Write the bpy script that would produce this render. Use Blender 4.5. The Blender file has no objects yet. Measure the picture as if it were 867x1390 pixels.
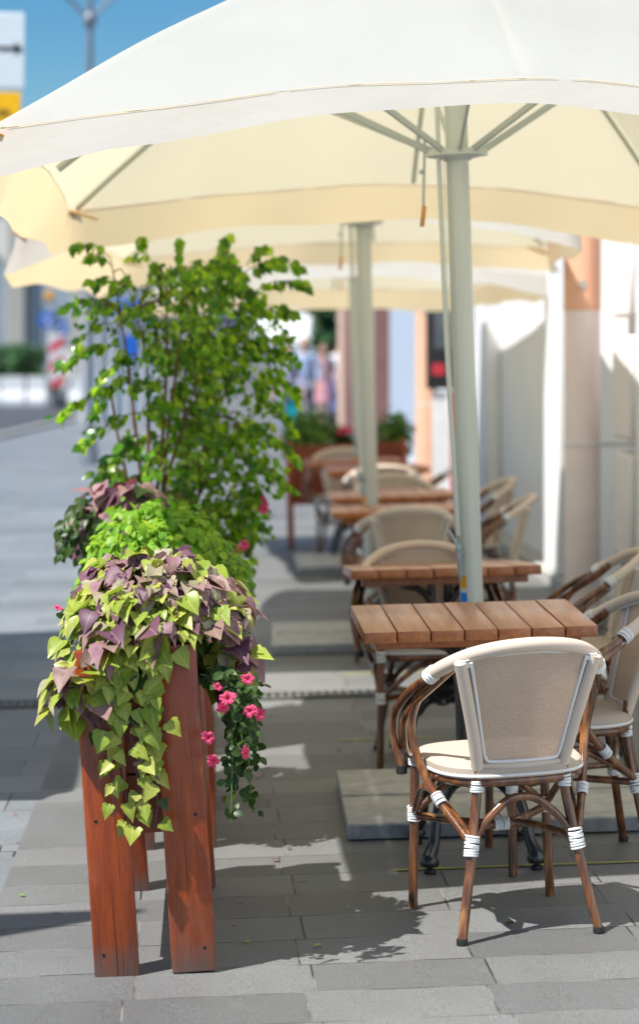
import bpy, bmesh, math, random
from mathutils import Vector, Matrix, Euler, Quaternion
R = math.radians
PI = math.pi
random.seed(7)
sc = bpy.context.scene
COL = sc.collection
H = 1.60            # camera height
YAW = R(2.76)
F = 3070.0          # focal length in photo pixels
CT, ST = math.cos(YAW), math.sin(YAW)
CAMB = 0.025        # pavement cross fall
TILT = -math.atan(CAMB)

def gz(x):
    return CAMB * max(-2.5, min(2.6, x))

def at(px, py, z=0.0):
    """point of the place seen at photo pixel (px, py) at height z above the pavement"""
    X = 0.0
    for _ in range(6):
        s = (py - 473.0) / (H - z - gz(X))
        D = F / s
        L = (px - 433.5) / s
        X = L * CT + D * ST
        Y = -L * ST + D * CT
    return X, Y

def col(px, D):
    L = (px - 433.5) / F * D
    return L * CT + D * ST, -L * ST + D * CT

# ------------------------------------------------------------------ mesh building
class MB:
    def __init__(self):
        self.v = []; self.f = []; self.m = []; self.uv = {}
    def add(self, verts, faces, mat=0, uvs=None):
        b = len(self.v)
        self.v += [tuple(p) for p in verts]
        for f in faces:
            self.f.append(tuple(b + i for i in f)); self.m.append(mat)
        if uvs:
            for i, u in enumerate(uvs):
                self.uv[b + i] = u
        return b
    def box(self, c, s, rot=None, bevel=0.0, mat=0, seg=1):
        bm = bmesh.new()
        bmesh.ops.create_cube(bm, size=1.0)
        bmesh.ops.scale(bm, vec=Vector(s), verts=bm.verts)
        if bevel > 0:
            bmesh.ops.bevel(bm, geom=list(bm.edges), offset=bevel, segments=seg, affect='EDGES', profile=0.5)
        M = Matrix.Translation(Vector(c))
        if rot is not None:
            M = M @ Euler(rot).to_matrix().to_4x4()
        bmesh.ops.transform(bm, matrix=M, verts=bm.verts)
        bm.verts.index_update()
        self.add([v.co[:] for v in bm.verts], [[v.index for v in f.verts] for f in bm.faces], mat)
        bm.free()
        return self
    def span(self, x0, x1, y0, y1, z0, z1, bevel=0.0, mat=0):
        return self.box(((x0+x1)/2, (y0+y1)/2, (z0+z1)/2), (abs(x1-x0), abs(y1-y0), abs(z1-z0)), None, bevel, mat)
    def tube(self, pts, r, n=10, smooth=6, mat=0, cap=True, flat=None):
        P = [Vector(p) for p in pts]
        rs = r if isinstance(r, (list, tuple)) else [r] * len(P)
        if smooth and len(P) > 2:
            Q = []; RR = []
            for i in range(len(P) - 1):
                p0 = P[max(i-1, 0)]; p1 = P[i]; p2 = P[i+1]; p3 = P[min(i+2, len(P)-1)]
                for k in range(smooth):
                    t = k / smooth
                    Q.append(0.5 * ((2*p1) + (-p0+p2)*t + (2*p0-5*p1+4*p2-p3)*t*t + (-p0+3*p1-3*p2+p3)*t**3))
                    RR.append(rs[i]*(1-t) + rs[i+1]*t)
            Q.append(P[-1]); RR.append(rs[-1])
            P, rs = Q, RR
        T = []
        for i in range(len(P)):
            d = P[min(i+1, len(P)-1)] - P[max(i-1, 0)]
            T.append(d.normalized() if d.length > 1e-9 else Vector((0,0,1)))
        up = Vector((0,0,1)) if abs(T[0].z) < 0.9 else Vector((0,1,0))
        nrm = (up - T[0]*up.dot(T[0])).normalized()
        verts = []; ux = 1.0; uy = 1.0
        if flat: ux, uy = flat
        for i in range(len(P)):
            nrm = (nrm - T[i]*nrm.dot(T[i])).normalized()
            bn = T[i].cross(nrm)
            for k in range(n):
                a = 2*PI*k/n
                verts.append(P[i] + (nrm*math.cos(a)*ux + bn*math.sin(a)*uy)*rs[i])
        faces = []
        for i in range(len(P)-1):
            for k in range(n):
                a = i*n + k; b = i*n + (k+1) % n
                faces.append((a, b, b+n, a+n))
        if cap:
            faces.append(tuple(reversed(range(n))))
            faces.append(tuple((len(P)-1)*n + k for k in range(n)))
        self.add(verts, faces, mat)
        return self
    def lathe(self, prof, c=(0,0,0), n=24, mat=0, axis=None):
        verts = []
        for (r, z) in prof:
            for k in range(n):
                a = 2*PI*k/n
                verts.append(Vector((r*math.cos(a), r*math.sin(a), z)))
        if axis is not None:
            q = Vector((0,0,1)).rotation_difference(Vector(axis).normalized())
            verts = [q @ v for v in verts]
        verts = [v + Vector(c) for v in verts]
        faces = []
        for i in range(len(prof)-1):
            for k in range(n):
                a = i*n+k; b = i*n+(k+1) % n
                faces.append((a, b, b+n, a+n))
        faces.append(tuple(reversed(range(n))))
        faces.append(tuple((len(prof)-1)*n+k for k in range(n)))
        self.add(verts, faces, mat)
        return self
    def ball(self, c, r, n=12, mat=0):
        rx, ry, rz = r if isinstance(r, (tuple, list)) else (r, r, r)
        verts = []; m = n//2
        for i in range(1, m):
            t = PI*i/m
            for k in range(n):
                a = 2*PI*k/n
                verts.append((c[0]+rx*math.sin(t)*math.cos(a), c[1]+ry*math.sin(t)*math.sin(a), c[2]+rz*math.cos(t)))
        top = len(verts); verts.append((c[0], c[1], c[2]+rz)); bot = len(verts); verts.append((c[0], c[1], c[2]-rz))
        faces = []
        for i in range(m-2):
            for k in range(n):
                a = i*n+k; b = i*n+(k+1) % n
                faces.append((a, a+n, b+n, b))
        for k in range(n):
            faces.append((top, k, (k+1) % n)); j = (m-2)*n
            faces.append((bot, j+(k+1) % n, j+k))
        self.add(verts, faces, mat)
        return self
    def build(self, name, mats, parent=None, smooth=True, loc=(0,0,0), rot=(0,0,0), angle=40):
        me = bpy.data.meshes.new(name)
        me.from_pydata(self.v, [], self.f)
        if not isinstance(mats, (list, tuple)): mats = [mats]
        for m in mats: me.materials.append(m)
        me.polygons.foreach_set('material_index', self.m)
        if self.uv:
            uvl = me.uv_layers.new(name='UVMap')
            vi = [0]*len(me.loops); me.loops.foreach_get('vertex_index', vi)
            flat = []
            for i in vi:
                u = self.uv.get(i, (0.5, 0.5)); flat += [u[0], u[1]]
            uvl.data.foreach_set('uv', flat)
        me.polygons.foreach_set('use_smooth', [bool(smooth)]*len(me.polygons))
        if smooth and angle < 180:
            bm = bmesh.new(); bm.from_mesh(me)
            for e in bm.edges:
                if len(e.link_faces) == 2 and e.calc_face_angle(0) > R(angle): e.smooth = False
            bm.to_mesh(me); bm.free()
        me.update()
        o = bpy.data.objects.new(name, me); COL.objects.link(o)
        o.location = loc; o.rotation_euler = rot
        if parent is not None: o.parent = parent
        return o

def tag(o, label=None, cat=None, group=None, kind=None):
    if label: o['label'] = label
    if cat: o['category'] = cat
    if group: o['group'] = group
    if kind: o['kind'] = kind
    return o

def thing(name, label, cat, loc=(0,0,0), rot=(0,0,0), group=None):
    o = bpy.data.objects.new(name, None); COL.objects.link(o)
    o.empty_display_size = 0.1
    o.location = loc; o.rotation_euler = rot
    return tag(o, label, cat, group)

def copy_tree(o, parent=None):
    c = o.copy(); COL.objects.link(c); c.parent = parent
    for ch in list(o.children): copy_tree(ch, c)
    return c

# ------------------------------------------------------------------ materials
class NT:
    def __init__(self, name):
        self.mat = bpy.data.materials.new(name); self.mat.use_nodes = True
        self.t = self.mat.node_tree; self.n = self.t.nodes; self.l = self.t.links
        self.n.clear()
        self.out = self.n.new('ShaderNodeOutputMaterial')
        self.bsdf = self.n.new('ShaderNodeBsdfPrincipled')
        self.l.new(self.bsdf.outputs[0], self.out.inputs[0])
    def node(self, typ, **kw):
        x = self.n.new(typ)
        for k, v in kw.items(): setattr(x, k, v)
        return x
    def link(self, a, b): self.l.new(a, b)
    def coord(self, kind='Object', scale=(1,1,1), rot=(0,0,0)):
        tc = self.node('ShaderNodeTexCoord'); mp = self.node('ShaderNodeMapping')
        mp.inputs['Scale'].default_value = scale; mp.inputs['Rotation'].default_value = rot
        self.link(tc.outputs[kind], mp.inputs[0]); return mp.outputs[0]
    def noise(self, vec, scale=5, detail=4, rough=0.5):
        x = self.node('ShaderNodeTexNoise'); x.inputs['Scale'].default_value = scale
        x.inputs['Detail'].default_value = detail; x.inputs['Roughness'].default_value = rough
        if vec is not None: self.link(vec, x.inputs['Vector'])
        return x.outputs['Fac']
    def ramp(self, fac, stops):
        x = self.node('ShaderNodeValToRGB'); e = x.color_ramp.elements
        while len(e) < len(stops): e.new(0.5)
        for i, (p, c) in enumerate(stops):
            e[i].position = p; e[i].color = (*c, 1) if len(c) == 3 else c
        self.link(fac, x.inputs[0]); return x.outputs[0]
    def mix(self, a, b, fac, mode='MIX'):
        x = self.node('ShaderNodeMix', data_type='RGBA', blend_type=mode)
        for s, v in ((x.inputs[0], fac), (x.inputs[6], a), (x.inputs[7], b)):
            if hasattr(v, 'links'): self.link(v, s)
            elif isinstance(v, (int, float)): s.default_value = v
            else: s.default_value = (*v, 1)
        return x.outputs[2]
    def math(self, op, a, b=0.0, c=0.0):
        x = self.node('ShaderNodeMath', operation=op)
        for s, v in zip(x.inputs, (a, b, c)):
            if hasattr(v, 'links'): self.link(v, s)
            else: s.default_value = v
        return x.outputs[0]
    def bump(self, h, strength=0.3, dist=0.01):
        x = self.node('ShaderNodeBump'); x.inputs['Strength'].default_value = strength
        x.inputs['Distance'].default_value = dist
        self.link(h, x.inputs['Height']); self.link(x.outputs[0], self.bsdf.inputs['Normal'])
        return x.outputs[0]
    def set(self, **kw):
        for k, v in kw.items():
            s = self.bsdf.inputs[k.replace('_', ' ')]
            if hasattr(v, 'links'): self.link(v, s)
            elif isinstance(v, (tuple, list)): s.default_value = (*v, 1) if len(v) == 3 else v
            else: s.default_value = v
        return self

def plain(name, c, rough=0.5, metal=0.0, var=0.12, scale=8.0, spec=0.5, coat=0.0):
    m = NT(name)
    v = m.noise(m.coord('Object'), scale, 4)
    lo = tuple(x*(1-var) for x in c); hi = tuple(min(1, x*(1+var)) for x in c)
    m.set(Base_Color=m.ramp(v, [(0.3, lo), (0.7, hi)]), Roughness=rough, Metallic=metal, Coat_Weight=coat)
    m.bsdf.inputs['Specular IOR Level'].default_value = spec
    return m.mat

def wood(name, lo, hi, rough=0.4, stretch=(14, 14, 1.0), coat=0.0, knots=False, island=False, dirt=0.0):
    m = NT(name)
    vec = m.coord('Object', stretch)
    if island:
        g = m.node('ShaderNodeNewGeometry')
        ad = m.node('ShaderNodeVectorMath', operation='ADD')
        cmb = m.node('ShaderNodeCombineXYZ')
        m.link(m.math('MULTIPLY', g.outputs['Random Per Island'], 37.0), cmb.inputs[0])
        m.link(m.math('MULTIPLY', g.outputs['Random Per Island'], 19.0), cmb.inputs[1])
        m.link(vec, ad.inputs[0]); m.link(cmb.outputs[0], ad.inputs[1]); vec = ad.outputs[0]
    a = m.noise(vec, 2.2, 6, 0.6)
    b = m.noise(vec, 9.0, 5, 0.7)
    f = m.math('ADD', m.math('MULTIPLY', a, 0.65), m.math('MULTIPLY', b, 0.35))
    c = m.ramp(f, [(0.32, lo), (0.5, tuple((x+y)/2 for x, y in zip(lo, hi))), (0.68, hi)])
    if island:
        g2 = m.node('ShaderNodeNewGeometry')
        c = m.mix(c, (0.55, 0.5, 0.5), m.math('MULTIPLY', g2.outputs['Random Per Island'], 0.5), 'MULTIPLY')
    if knots:
        vo = m.node('ShaderNodeTexVoronoi'); vo.inputs['Scale'].default_value = 1.0
        m.link(m.coord('Object', (9, 9, 4.2)), vo.inputs['Vector'])
        k = m.ramp(vo.outputs['Distance'], [(0.05, (1, 1, 1)), (0.13, (0, 0, 0))])
        c = m.mix(c, tuple(x*0.18 for x in lo), k)
    if dirt:
        d = m.ramp(m.noise(m.coord('Object'), 6, 6, 0.7), [(0.5, (0, 0, 0)), (0.75, (dirt, dirt, dirt))])
        c = m.mix(c, (0.45, 0.30, 0.22), d)
    if knots:
        tcz = m.node('ShaderNodeTexCoord'); sz = m.node('ShaderNodeSeparateXYZ'); m.link(tcz.outputs['Object'], sz.inputs[0])
        low = m.math('ADD', sz.outputs[2], m.math('MULTIPLY', m.noise(m.coord('Object', (30, 30, 8)), 1, 4), 0.16))
        c = m.mix(c, (0.16, 0.12, 0.10), m.ramp(low, [(0.09, (0.75,)*3), (0.17, (0,)*3)]))
        cr = m.noise(m.coord('Object', (60, 60, 1.0)), 1.6, 2)
        c = m.mix(c, (0.05, 0.01, 0.004), m.ramp(cr, [(0.66, (0,)*3), (0.70, (0.8,)*3)]))
    m.set(Base_Color=c, Coat_Weight=coat, Coat_Roughness=0.2)
    m.set(Roughness=m.ramp(b, [(0.3, (rough*0.8,)*3), (0.7, (min(1, rough*1.3),)*3)]))
    m.bump(b, 0.25, 0.003)
    return m.mat

def leafmat(name, cols, rough=0.45, trans=0.35, vein=(1, 1, 1), tint=(1.1, 1.15, 0.45), coat=0.0, vein_amt=0.25):
    m = NT(name)
    g = m.node('ShaderNodeNewGeometry')
    n = len(cols)
    c = m.ramp(g.outputs['Random Per Island'], [((i+0.5)/n, cc) for i, cc in enumerate(cols)])
    blot = m.noise(m.coord('Object'), 40, 3)
    c = m.mix(c, tuple(x*0.6 for x in cols[0]), m.ramp(blot, [(0.5, (0, 0, 0)), (0.75, (0.5,)*3)]))
    uv = m.node('ShaderNodeUVMap'); sep = m.node('ShaderNodeSeparateXYZ'); m.link(uv.outputs[0], sep.inputs[0])
    mid = m.math('ABSOLUTE', m.math('SUBTRACT', sep.outputs[0], 0.5))
    side = m.math('ABSOLUTE', m.math('SINE', m.math('MULTIPLY', m.math('SUBTRACT', sep.outputs[1], m.math('MULTIPLY', mid, 1.1)), 17.0)))
    v1 = m.ramp(mid, [(0.012, (1, 1, 1)), (0.035, (0, 0, 0))])
    v2 = m.ramp(side, [(0.03, (0.35,)*3), (0.13, (0, 0, 0))])
    vv = m.math('MULTIPLY', m.math('MAXIMUM', v1, v2), vein_amt)
    c = m.mix(c, vein, vv)
    m.set(Base_Color=c, Roughness=rough, Coat_Weight=coat)
    m.bsdf.inputs['Specular IOR Level'].default_value = 0.4
    m.bump(m.math('MAXIMUM', v1, v2), -0.3, 0.002)
    tr = m.node('ShaderNodeBsdfTranslucent'); ms = m.node('ShaderNodeMixShader')
    m.link(m.mix(c, tint, 1.0, 'MULTIPLY'), tr.inputs[0])
    ms.inputs[0].default_value = trans
    m.link(m.bsdf.outputs[0], ms.inputs[1]); m.link(tr.outputs[0], ms.inputs[2]); m.link(ms.outputs[0], m.out.inputs[0])
    return m.mat

def fabric(name, c, trans_c, trans=0.4, rough=0.8, weave=900, bump=0.1, wrinkle=0.0, wscale=6.0):
    m = NT(name)
    big = m.noise(m.coord('Object'), 2.0, 3)
    cc = m.ramp(big, [(0.3, tuple(x*0.94 for x in c)), (0.7, c)])
    m.set(Base_Color=cc, Roughness=rough)
    m.bsdf.inputs['Specular IOR Level'].default_value = 0.2
    if weave:
        w = m.noise(m.coord('Object'), weave, 2)
        h = w
    if wrinkle:
        wv = m.noise(m.coord('Object', (1, 1, 2.2)), wscale, 4, 0.55)
        x = m.math('ADD', m.math('MULTIPLY', wv, 1.0), m.math('MULTIPLY', m.noise(m.coord('Object'), 60, 2), 0.02))
        m.bump(x, wrinkle, 0.05)
    elif weave:
        m.bump(h, bump, 0.001)
    if trans:
        tr = m.node('ShaderNodeBsdfTranslucent'); ms = m.node('ShaderNodeMixShader')
        tr.inputs[0].default_value = (*trans_c, 1); ms.inputs[0].default_value = trans
        m.link(m.bsdf.outputs[0], ms.inputs[1]); m.link(tr.outputs[0], ms.inputs[2]); m.link(ms.outputs[0], m.out.inputs[0])
    return m.mat

def bamboo():
    m = NT('stained cane')
    a = m.noise(m.coord('Object', (9, 9, 2.2)), 4.0, 3, 0.5)
    b = m.noise(m.coord('Object', (46, 46, 5)), 3.0, 3, 0.6)
    c = m.ramp(a, [(0.30, (0.055, 0.019, 0.008)), (0.45, (0.12, 0.042, 0.015)), (0.58, (0.20, 0.073, 0.022)), (0.72, (0.34, 0.15, 0.042))])
    c = m.mix(c, (0.02, 0.008, 0.004), m.ramp(b, [(0.52, (0, 0, 0)), (0.72, (0.35,)*3)]))
    m.set(Base_Color=c, Roughness=0.24, Coat_Weight=0.7, Coat_Roughness=0.12)
    m.bump(b, 0.15, 0.003)
    return m.mat

def sling():
    """woven seat mesh: fine crossing threads"""
    m = NT('woven sling')
    def lines(vec_axis, sc_):
        tc = m.node('ShaderNodeTexCoord'); sp = m.node('ShaderNodeSeparateXYZ'); m.link(tc.outputs['Object'], sp.inputs[0])
        return m.math('SINE', m.math('MULTIPLY', sp.outputs[vec_axis], sc_))
    a = lines(0, 1500.0); b = lines(2, 1500.0)
    w = m.math('MULTIPLY', a, b)
    slub = m.noise(m.coord('Object', (60, 60, 1.5)), 6, 3)
    slub2 = m.noise(m.coord('Object', (1.5, 60, 60)), 6, 3)
    s = m.math('MULTIPLY', m.math('ADD', slub, slub2), 0.5)
    c = m.ramp(s, [(0.38, (0.53, 0.43, 0.355)), (0.62, (0.70, 0.60, 0.505))])
    c = m.mix(c, (0.32, 0.23, 0.17), m.math('MULTIPLY', m.ramp(w, [(0.0, (0, 0, 0)), (1.0, (1, 1, 1))]), 0.3))
    m.set(Base_Color=c, Roughness=0.75)
    m.bsdf.inputs['Specular IOR Level'].default_value = 0.25
    m.bump(w, 0.15, 0.001)
    tr = m.node('ShaderNodeBsdfTranslucent'); ms = m.node('ShaderNodeMixShader')
    tr.inputs[0].default_value = (0.75, 0.58, 0.42, 1); ms.inputs[0].default_value = 0.28
    m.link(m.bsdf.outputs[0], ms.inputs[1]); m.link(tr.outputs[0], ms.inputs[2])
    # open weave lets a little light straight through
    tp = m.node('ShaderNodeBsdfTransparent'); m2 = m.node('ShaderNodeMixShader'); m2.inputs[0].default_value = 0.17
    m.link(ms.outputs[0], m2.inputs[1]); m.link(tp.outputs[0], m2.inputs[2]); m.link(m2.outputs[0], m.out.inputs[0])
    return m.mat

def paving():
    m = NT('granite paving')
    def brick(vec, w, h, off, mortar=0.0035, frq=2):
        b = m.node('ShaderNodeTexBrick'); b.offset = off; b.offset_frequency = frq; b.squash = 1.0
        b.inputs['Scale'].default_value = 1.0; b.inputs['Mortar Size'].default_value = mortar
        b.inputs['Mortar Smooth'].default_value = 0.3; b.inputs['Bias'].default_value = 0.0
        b.inputs['Brick Width'].default_value = w; b.inputs['Row Height'].default_value = h
        b.inputs['Color1'].default_value = (0, 0, 0, 1); b.inputs['Color2'].default_value = (1, 1, 1, 1)
        b.inputs['Mortar'].default_value = (0.5, 0.5, 0.5, 1)
        m.link(vec, b.inputs['Vector']); return b
    tc = m.node('ShaderNodeTexCoord')
    mp = m.node('ShaderNodeMapping'); m.link(tc.outputs['Object'], mp.inputs[0])
    mp.inputs['Location'].default_value = (0.11, 0.165, 0); mp.inputs['Rotation'].default_value = (0, 0, R(-0.8))
    b1 = brick(mp.outputs[0], 0.45, 0.25, 0.06)
    mp2 = m.node('ShaderNodeMapping'); m.link(tc.outputs['Object'], mp2.inputs[0])
    mp2.inputs['Location'].default_value = (0.1, 0.05, 0)
    b2 = brick(mp2.outputs[0], 0.62, 0.32, 0.5)
    sp = m.node('ShaderNodeSeparateXYZ'); m.link(tc.outputs['Object'], sp.inputs[0])
    left = m.math('LESS_THAN', sp.outputs[0], -0.62)
    # small setts in a band across the left walk
    b3 = brick(mp2.outputs[0], 0.105, 0.105, 0.5, 0.005)
    band = m.math('MULTIPLY', m.math('GREATER_THAN', sp.outputs[1], 7.22), m.math('LESS_THAN', sp.outputs[1], 7.43))
    def sel(k):
        x = m.mix(b1.outputs[k], b2.outputs[k], left) if k == 'Color' else m.math('ADD', m.math('MULTIPLY', b1.outputs[k], m.math('SUBTRACT', 1.0, left)), m.math('MULTIPLY', b2.outputs[k], left))
        bl = m.math('MULTIPLY', band, left)
        return m.mix(x, b3.outputs[k], bl) if k == 'Color' else m.math('ADD', m.math('MULTIPLY', x, m.math('SUBTRACT', 1.0, bl)), m.math('MULTIPLY', b3.outputs[k], bl))
    tone = sel('Color'); mort = sel('Fac')
    speck = m.noise(m.coord('Object'), 260, 3, 0.8)
    stain = m.noise(m.coord('Object'), 1.6, 6, 0.65)
    stain2 = m.noise(m.coord('Object', (1, 3, 1)), 9, 5, 0.7)
    c = m.mix(m.mix((0.112, 0.114, 0.113), (0.182, 0.184, 0.182), tone), m.mix((0.155, 0.170, 0.184), (0.21, 0.226, 0.242), tone), left)
    c = m.mix(c, m.ramp(speck, [(0.33, (0.10, 0.10, 0.10)), (0.5, (0.5, 0.5, 0.5)), (0.68, (0.95, 0.95, 0.95))]), 0.7, 'OVERLAY')
    c = m.mix(c, m.ramp(stain, [(0.3, (0.40, 0.39, 0.38)), (0.7, (0.58, 0.59, 0.60))]), 0.6, 'OVERLAY')
    c = m.mix(c, (0.13, 0.12, 0.11), m.ramp(stain2, [(0.56, (0, 0, 0)), (0.78, (0.55,)*3)]))
    vo = m.node('ShaderNodeTexVoronoi'); vo.inputs['Scale'].default_value = 1.0; vo.inputs['Randomness'].default_value = 1.0
    m.link(m.coord('Object', (3.1, 2.3, 1)), vo.inputs['Vector'])
    wob = m.math('ADD', vo.outputs['Distance'], m.math('MULTIPLY', m.noise(m.coord('Object'), 40, 2), 0.05))
    c = m.mix(c, (0.07, 0.066, 0.062), m.math('MULTIPLY', m.ramp(wob, [(0.055, (1, 1, 1)), (0.085, (0, 0, 0))]), 0.6))
    gap = m.noise(m.coord('Object'), 5, 3)
    c = m.mix(c, m.mix((0.035, 0.033, 0.03), (0.2, 0.19, 0.18), m.ramp(gap, [(0.42, (0,)*3), (0.6, (1,)*3)])), mort)
    m.set(Base_Color=c, Roughness=m.ramp(speck, [(0.3, (0.45,)*3), (0.7, (0.7,)*3)]))
    m.bsdf.inputs['Specular IOR Level'].default_value = 0.5
    hgt = m.math('SUBTRACT', m.math('MULTIPLY', speck, 0.25), mort)
    m.bump(hgt, 0.5, 0.004)
    return m.mat

def plaster(name, c, var=0.06):
    m = NT(name)
    a = m.noise(m.coord('Object'), 1.5, 6, 0.6); b = m.noise(m.coord('Object'), 60, 3)
    dirt = m.noise(m.coord('Object', (4, 4, 0.6)), 2, 5)
    cc = m.ramp(a, [(0.3, tuple(x*(1-var) for x in c)), (0.7, c)])
    cc = m.mix(cc, tuple(x*0.75 for x in c), m.ramp(dirt, [(0.55, (0,)*3), (0.8, (0.4,)*3)]))
    m.set(Base_Color=cc, Roughness=0.85); m.bump(b, 0.2, 0.003)
    return m.mat

def stripes(name, c1, c2, period, ang, axes=(0, 2)):
    m = NT(name)
    tc = m.node('ShaderNodeTexCoord'); sp = m.node('ShaderNodeSeparateXYZ'); m.link(tc.outputs['Object'], sp.inputs[0])
    d = m.math('ADD', m.math('MULTIPLY', sp.outputs[axes[0]], math.sin(ang)), m.math('MULTIPLY', sp.outputs[axes[1]], math.cos(ang)))
    fr = m.math('GREATER_THAN', m.math('FRACT', m.math('DIVIDE', d, period)), 0.5)
    m.set(Base_Color=m.mix(c1, c2, fr), Roughness=0.4)
    return m.mat

def glassy(name, c, rough=0.08):
    m = NT(name)
    v = m.noise(m.coord('Object'), 0.8, 3)
    m.set(Base_Color=m.ramp(v, [(0.35, tuple(x*0.7 for x in c)), (0.65, c)]), Roughness=rough, Metallic=0.0)
    m.bsdf.inputs['Specular IOR Level'].default_value = 0.9
    return m.mat

M = {}
M['paving'] = paving()
M['asphalt'] = plain('asphalt', (0.06, 0.066, 0.075), 0.85, var=0.2, scale=30)
M['kerb'] = plain('kerb stone', (0.36, 0.355, 0.34), 0.8, var=0.15)
M['yellow_paint'] = plain('worn yellow paint', (0.40, 0.38, 0.04), 0.6, var=0.3, scale=25)
M['planter'] = wood('red brown stained timber', (0.17, 0.024, 0.006), (0.45, 0.082, 0.012), 0.30, (16, 16, 1.1), 0.3, knots=True, dirt=0.15)
M['planter_board'] = wood('red brown stained board', (0.12, 0.020, 0.006), (0.32, 0.064, 0.014), 0.42, (1.1, 1.1, 16), 0.1, dirt=0.1)
M['soil'] = plain('potting soil', (0.03, 0.02, 0.013), 0.95, var=0.4, scale=60)
M['table'] = wood('oiled table planks', (0.28, 0.078, 0.020), (0.62, 0.235, 0.075), 0.33, (22, 1.6, 22), 0.35, island=True)
M['iron'] = plain('black cast iron', (0.012, 0.013, 0.014), 0.32, 0.0, 0.2, 40, 0.6, 0.4)
M['cane'] = bamboo()
M['sling'] = sling()
M['canvas_pad'] = fabric('beige padded canvas', (0.66, 0.55, 0.45), (0, 0, 0), 0, 0.8, 700, 0.2)
M['cushion'] = fabric('beige seat canvas', (0.50, 0.42, 0.345), (0, 0, 0), 0, 0.85, 700, 0.3)
M['piping'] = plain('pale piping', (0.74, 0.73, 0.71), 0.5, var=0.05)
M['binding'] = plain('white plastic binding', (0.78, 0.80, 0.80), 0.35, var=0.06, scale=60)
M['rubber'] = plain('black rubber', (0.015, 0.014, 0.014), 0.5)
M['canopy'] = fabric('cream canopy canvas', (0.52, 0.54, 0.54), (0.97, 0.86, 0.58), 0.41, 0.75, 0, 0, 0.4, 2.4)
M['valance'] = fabric('cream valance canvas', (0.56, 0.585, 0.59), (1.0, 0.77, 0.42), 0.48, 0.75, 0, 0, 0.2, 5.0)
M['thread'] = plain('tan thread', (0.80, 0.62, 0.42), 0.7)
M['leather'] = plain('orange leather patch', (0.62, 0.30, 0.08), 0.6, var=0.15, scale=30)
M['pole'] = plain('pale grey green painted metal', (0.58, 0.62, 0.57), 0.35, 0.0, 0.05, 3, 0.5, 0.25)
M['strut'] = plain('grey green painted strut', (0.46, 0.50, 0.45), 0.4, 0.0, 0.05, 5)
M['cord'] = plain('pale cord', (0.66, 0.66, 0.56), 0.7)
M['steel'] = plain('zinc steel', (0.36, 0.44, 0.48), 0.35, 0.7, 0.1, 30)
M['orange'] = plain('orange sticker', (0.85, 0.38, 0.01), 0.5, var=0.04)
M['blue'] = plain('blue sticker', (0.01, 0.20, 0.72), 0.5, var=0.04)
M['concrete'] = plain('concrete slab', (0.45, 0.44, 0.41), 0.8, var=0.18, scale=14)
M['drain'] = plain('weathered drain steel', (0.13, 0.13, 0.125), 0.7, 0.0, 0.25, 40)
M['slabside'] = plain('cut slab side', (0.30, 0.31, 0.32), 0.85, var=0.2, scale=40)
M['wall'] = plaster('white plaster', (0.85, 0.86, 0.87))
M['wall_far'] = plaster('pale blue plaster', (0.44, 0.52, 0.62))
M['wall_pink'] = plaster('pink quoin stone', (0.88, 0.83, 0.82))
M['plinth'] = plain('grey plinth stone', (0.42, 0.42, 0.40), 0.8, var=0.15)
M['pipe_peach'] = plain('peach painted pipe', (0.90, 0.50, 0.32), 0.42, var=0.06, scale=5)
M['pipe_pink'] = plain('pale pink painted pipe', (0.92, 0.79, 0.755), 0.42, var=0.04, scale=5)
M['brick_brown'] = plain('brown pilaster stone', (0.24, 0.12, 0.10), 0.8, var=0.12)
M['peach_stone'] = plain('peach pilaster stone', (0.72, 0.50, 0.38), 0.8, var=0.1)
M['petunia'] = leafmat('pink petals', [(0.60, 0.035, 0.13), (0.74, 0.07, 0.20), (0.82, 0.16, 0.28)], 0.6, 0.35, (0.35, 0.0, 0.06), (1.2, 0.5, 0.7), vein_amt=0.35)
M['stem_green'] = plain('green stem', (0.09, 0.15, 0.03), 0.6, var=0.2, scale=30)
M['stem_brown'] = plain('brown twig bark', (0.13, 0.065, 0.03), 0.8, var=0.3, scale=60)
M['stem_purple'] = plain('purple stem', (0.12, 0.03, 0.06), 0.5, var=0.2, scale=40)
M['lf_lime'] = leafmat('lime vine leaf', [(0.24, 0.33, 0.03), (0.38, 0.43, 0.055), (0.47, 0.49, 0.10), (0.30, 0.39, 0.05)], 0.38, 0.30, (0.62, 0.66, 0.25), vein_amt=.45)
M['lf_pale'] = leafmat('greyed vine leaf', [(0.32, 0.29, 0.16), (0.38, 0.33, 0.22), (0.42, 0.38, 0.24)], 0.45, 0.25, (0.5, 0.42, 0.36), vein_amt=.5)
M['lf_purple'] = leafmat('purple vine leaf', [(0.12, 0.045, 0.08), (0.20, 0.09, 0.125), (0.33, 0.18, 0.20), (0.28, 0.18, 0.14)], 0.5, 0.2, (0.46, 0.36, 0.34), (1.2, 0.5, 0.6), vein_amt=.28)
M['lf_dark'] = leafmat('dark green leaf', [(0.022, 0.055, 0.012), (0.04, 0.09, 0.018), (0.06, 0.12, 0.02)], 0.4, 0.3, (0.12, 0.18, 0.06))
M['lf_mint'] = leafmat('bright small leaf', [(0.12, 0.30, 0.012), (0.22, 0.44, 0.02), (0.36, 0.54, 0.03), (0.16, 0.36, 0.02)], 0.45, 0.38, (0.3, 0.45, 0.12))
M['lf_ficus'] = leafmat('ficus leaf', [(0.04, 0.15, 0.016), (0.12, 0.32, 0.02), (0.32, 0.54, 0.03), (0.07, 0.17, 0.018), (0.48, 0.64, 0.04)], 0.26, 0.5, (0.2, 0.36, 0.1), (1.4, 1.6, 0.4), 0.3)
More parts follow.
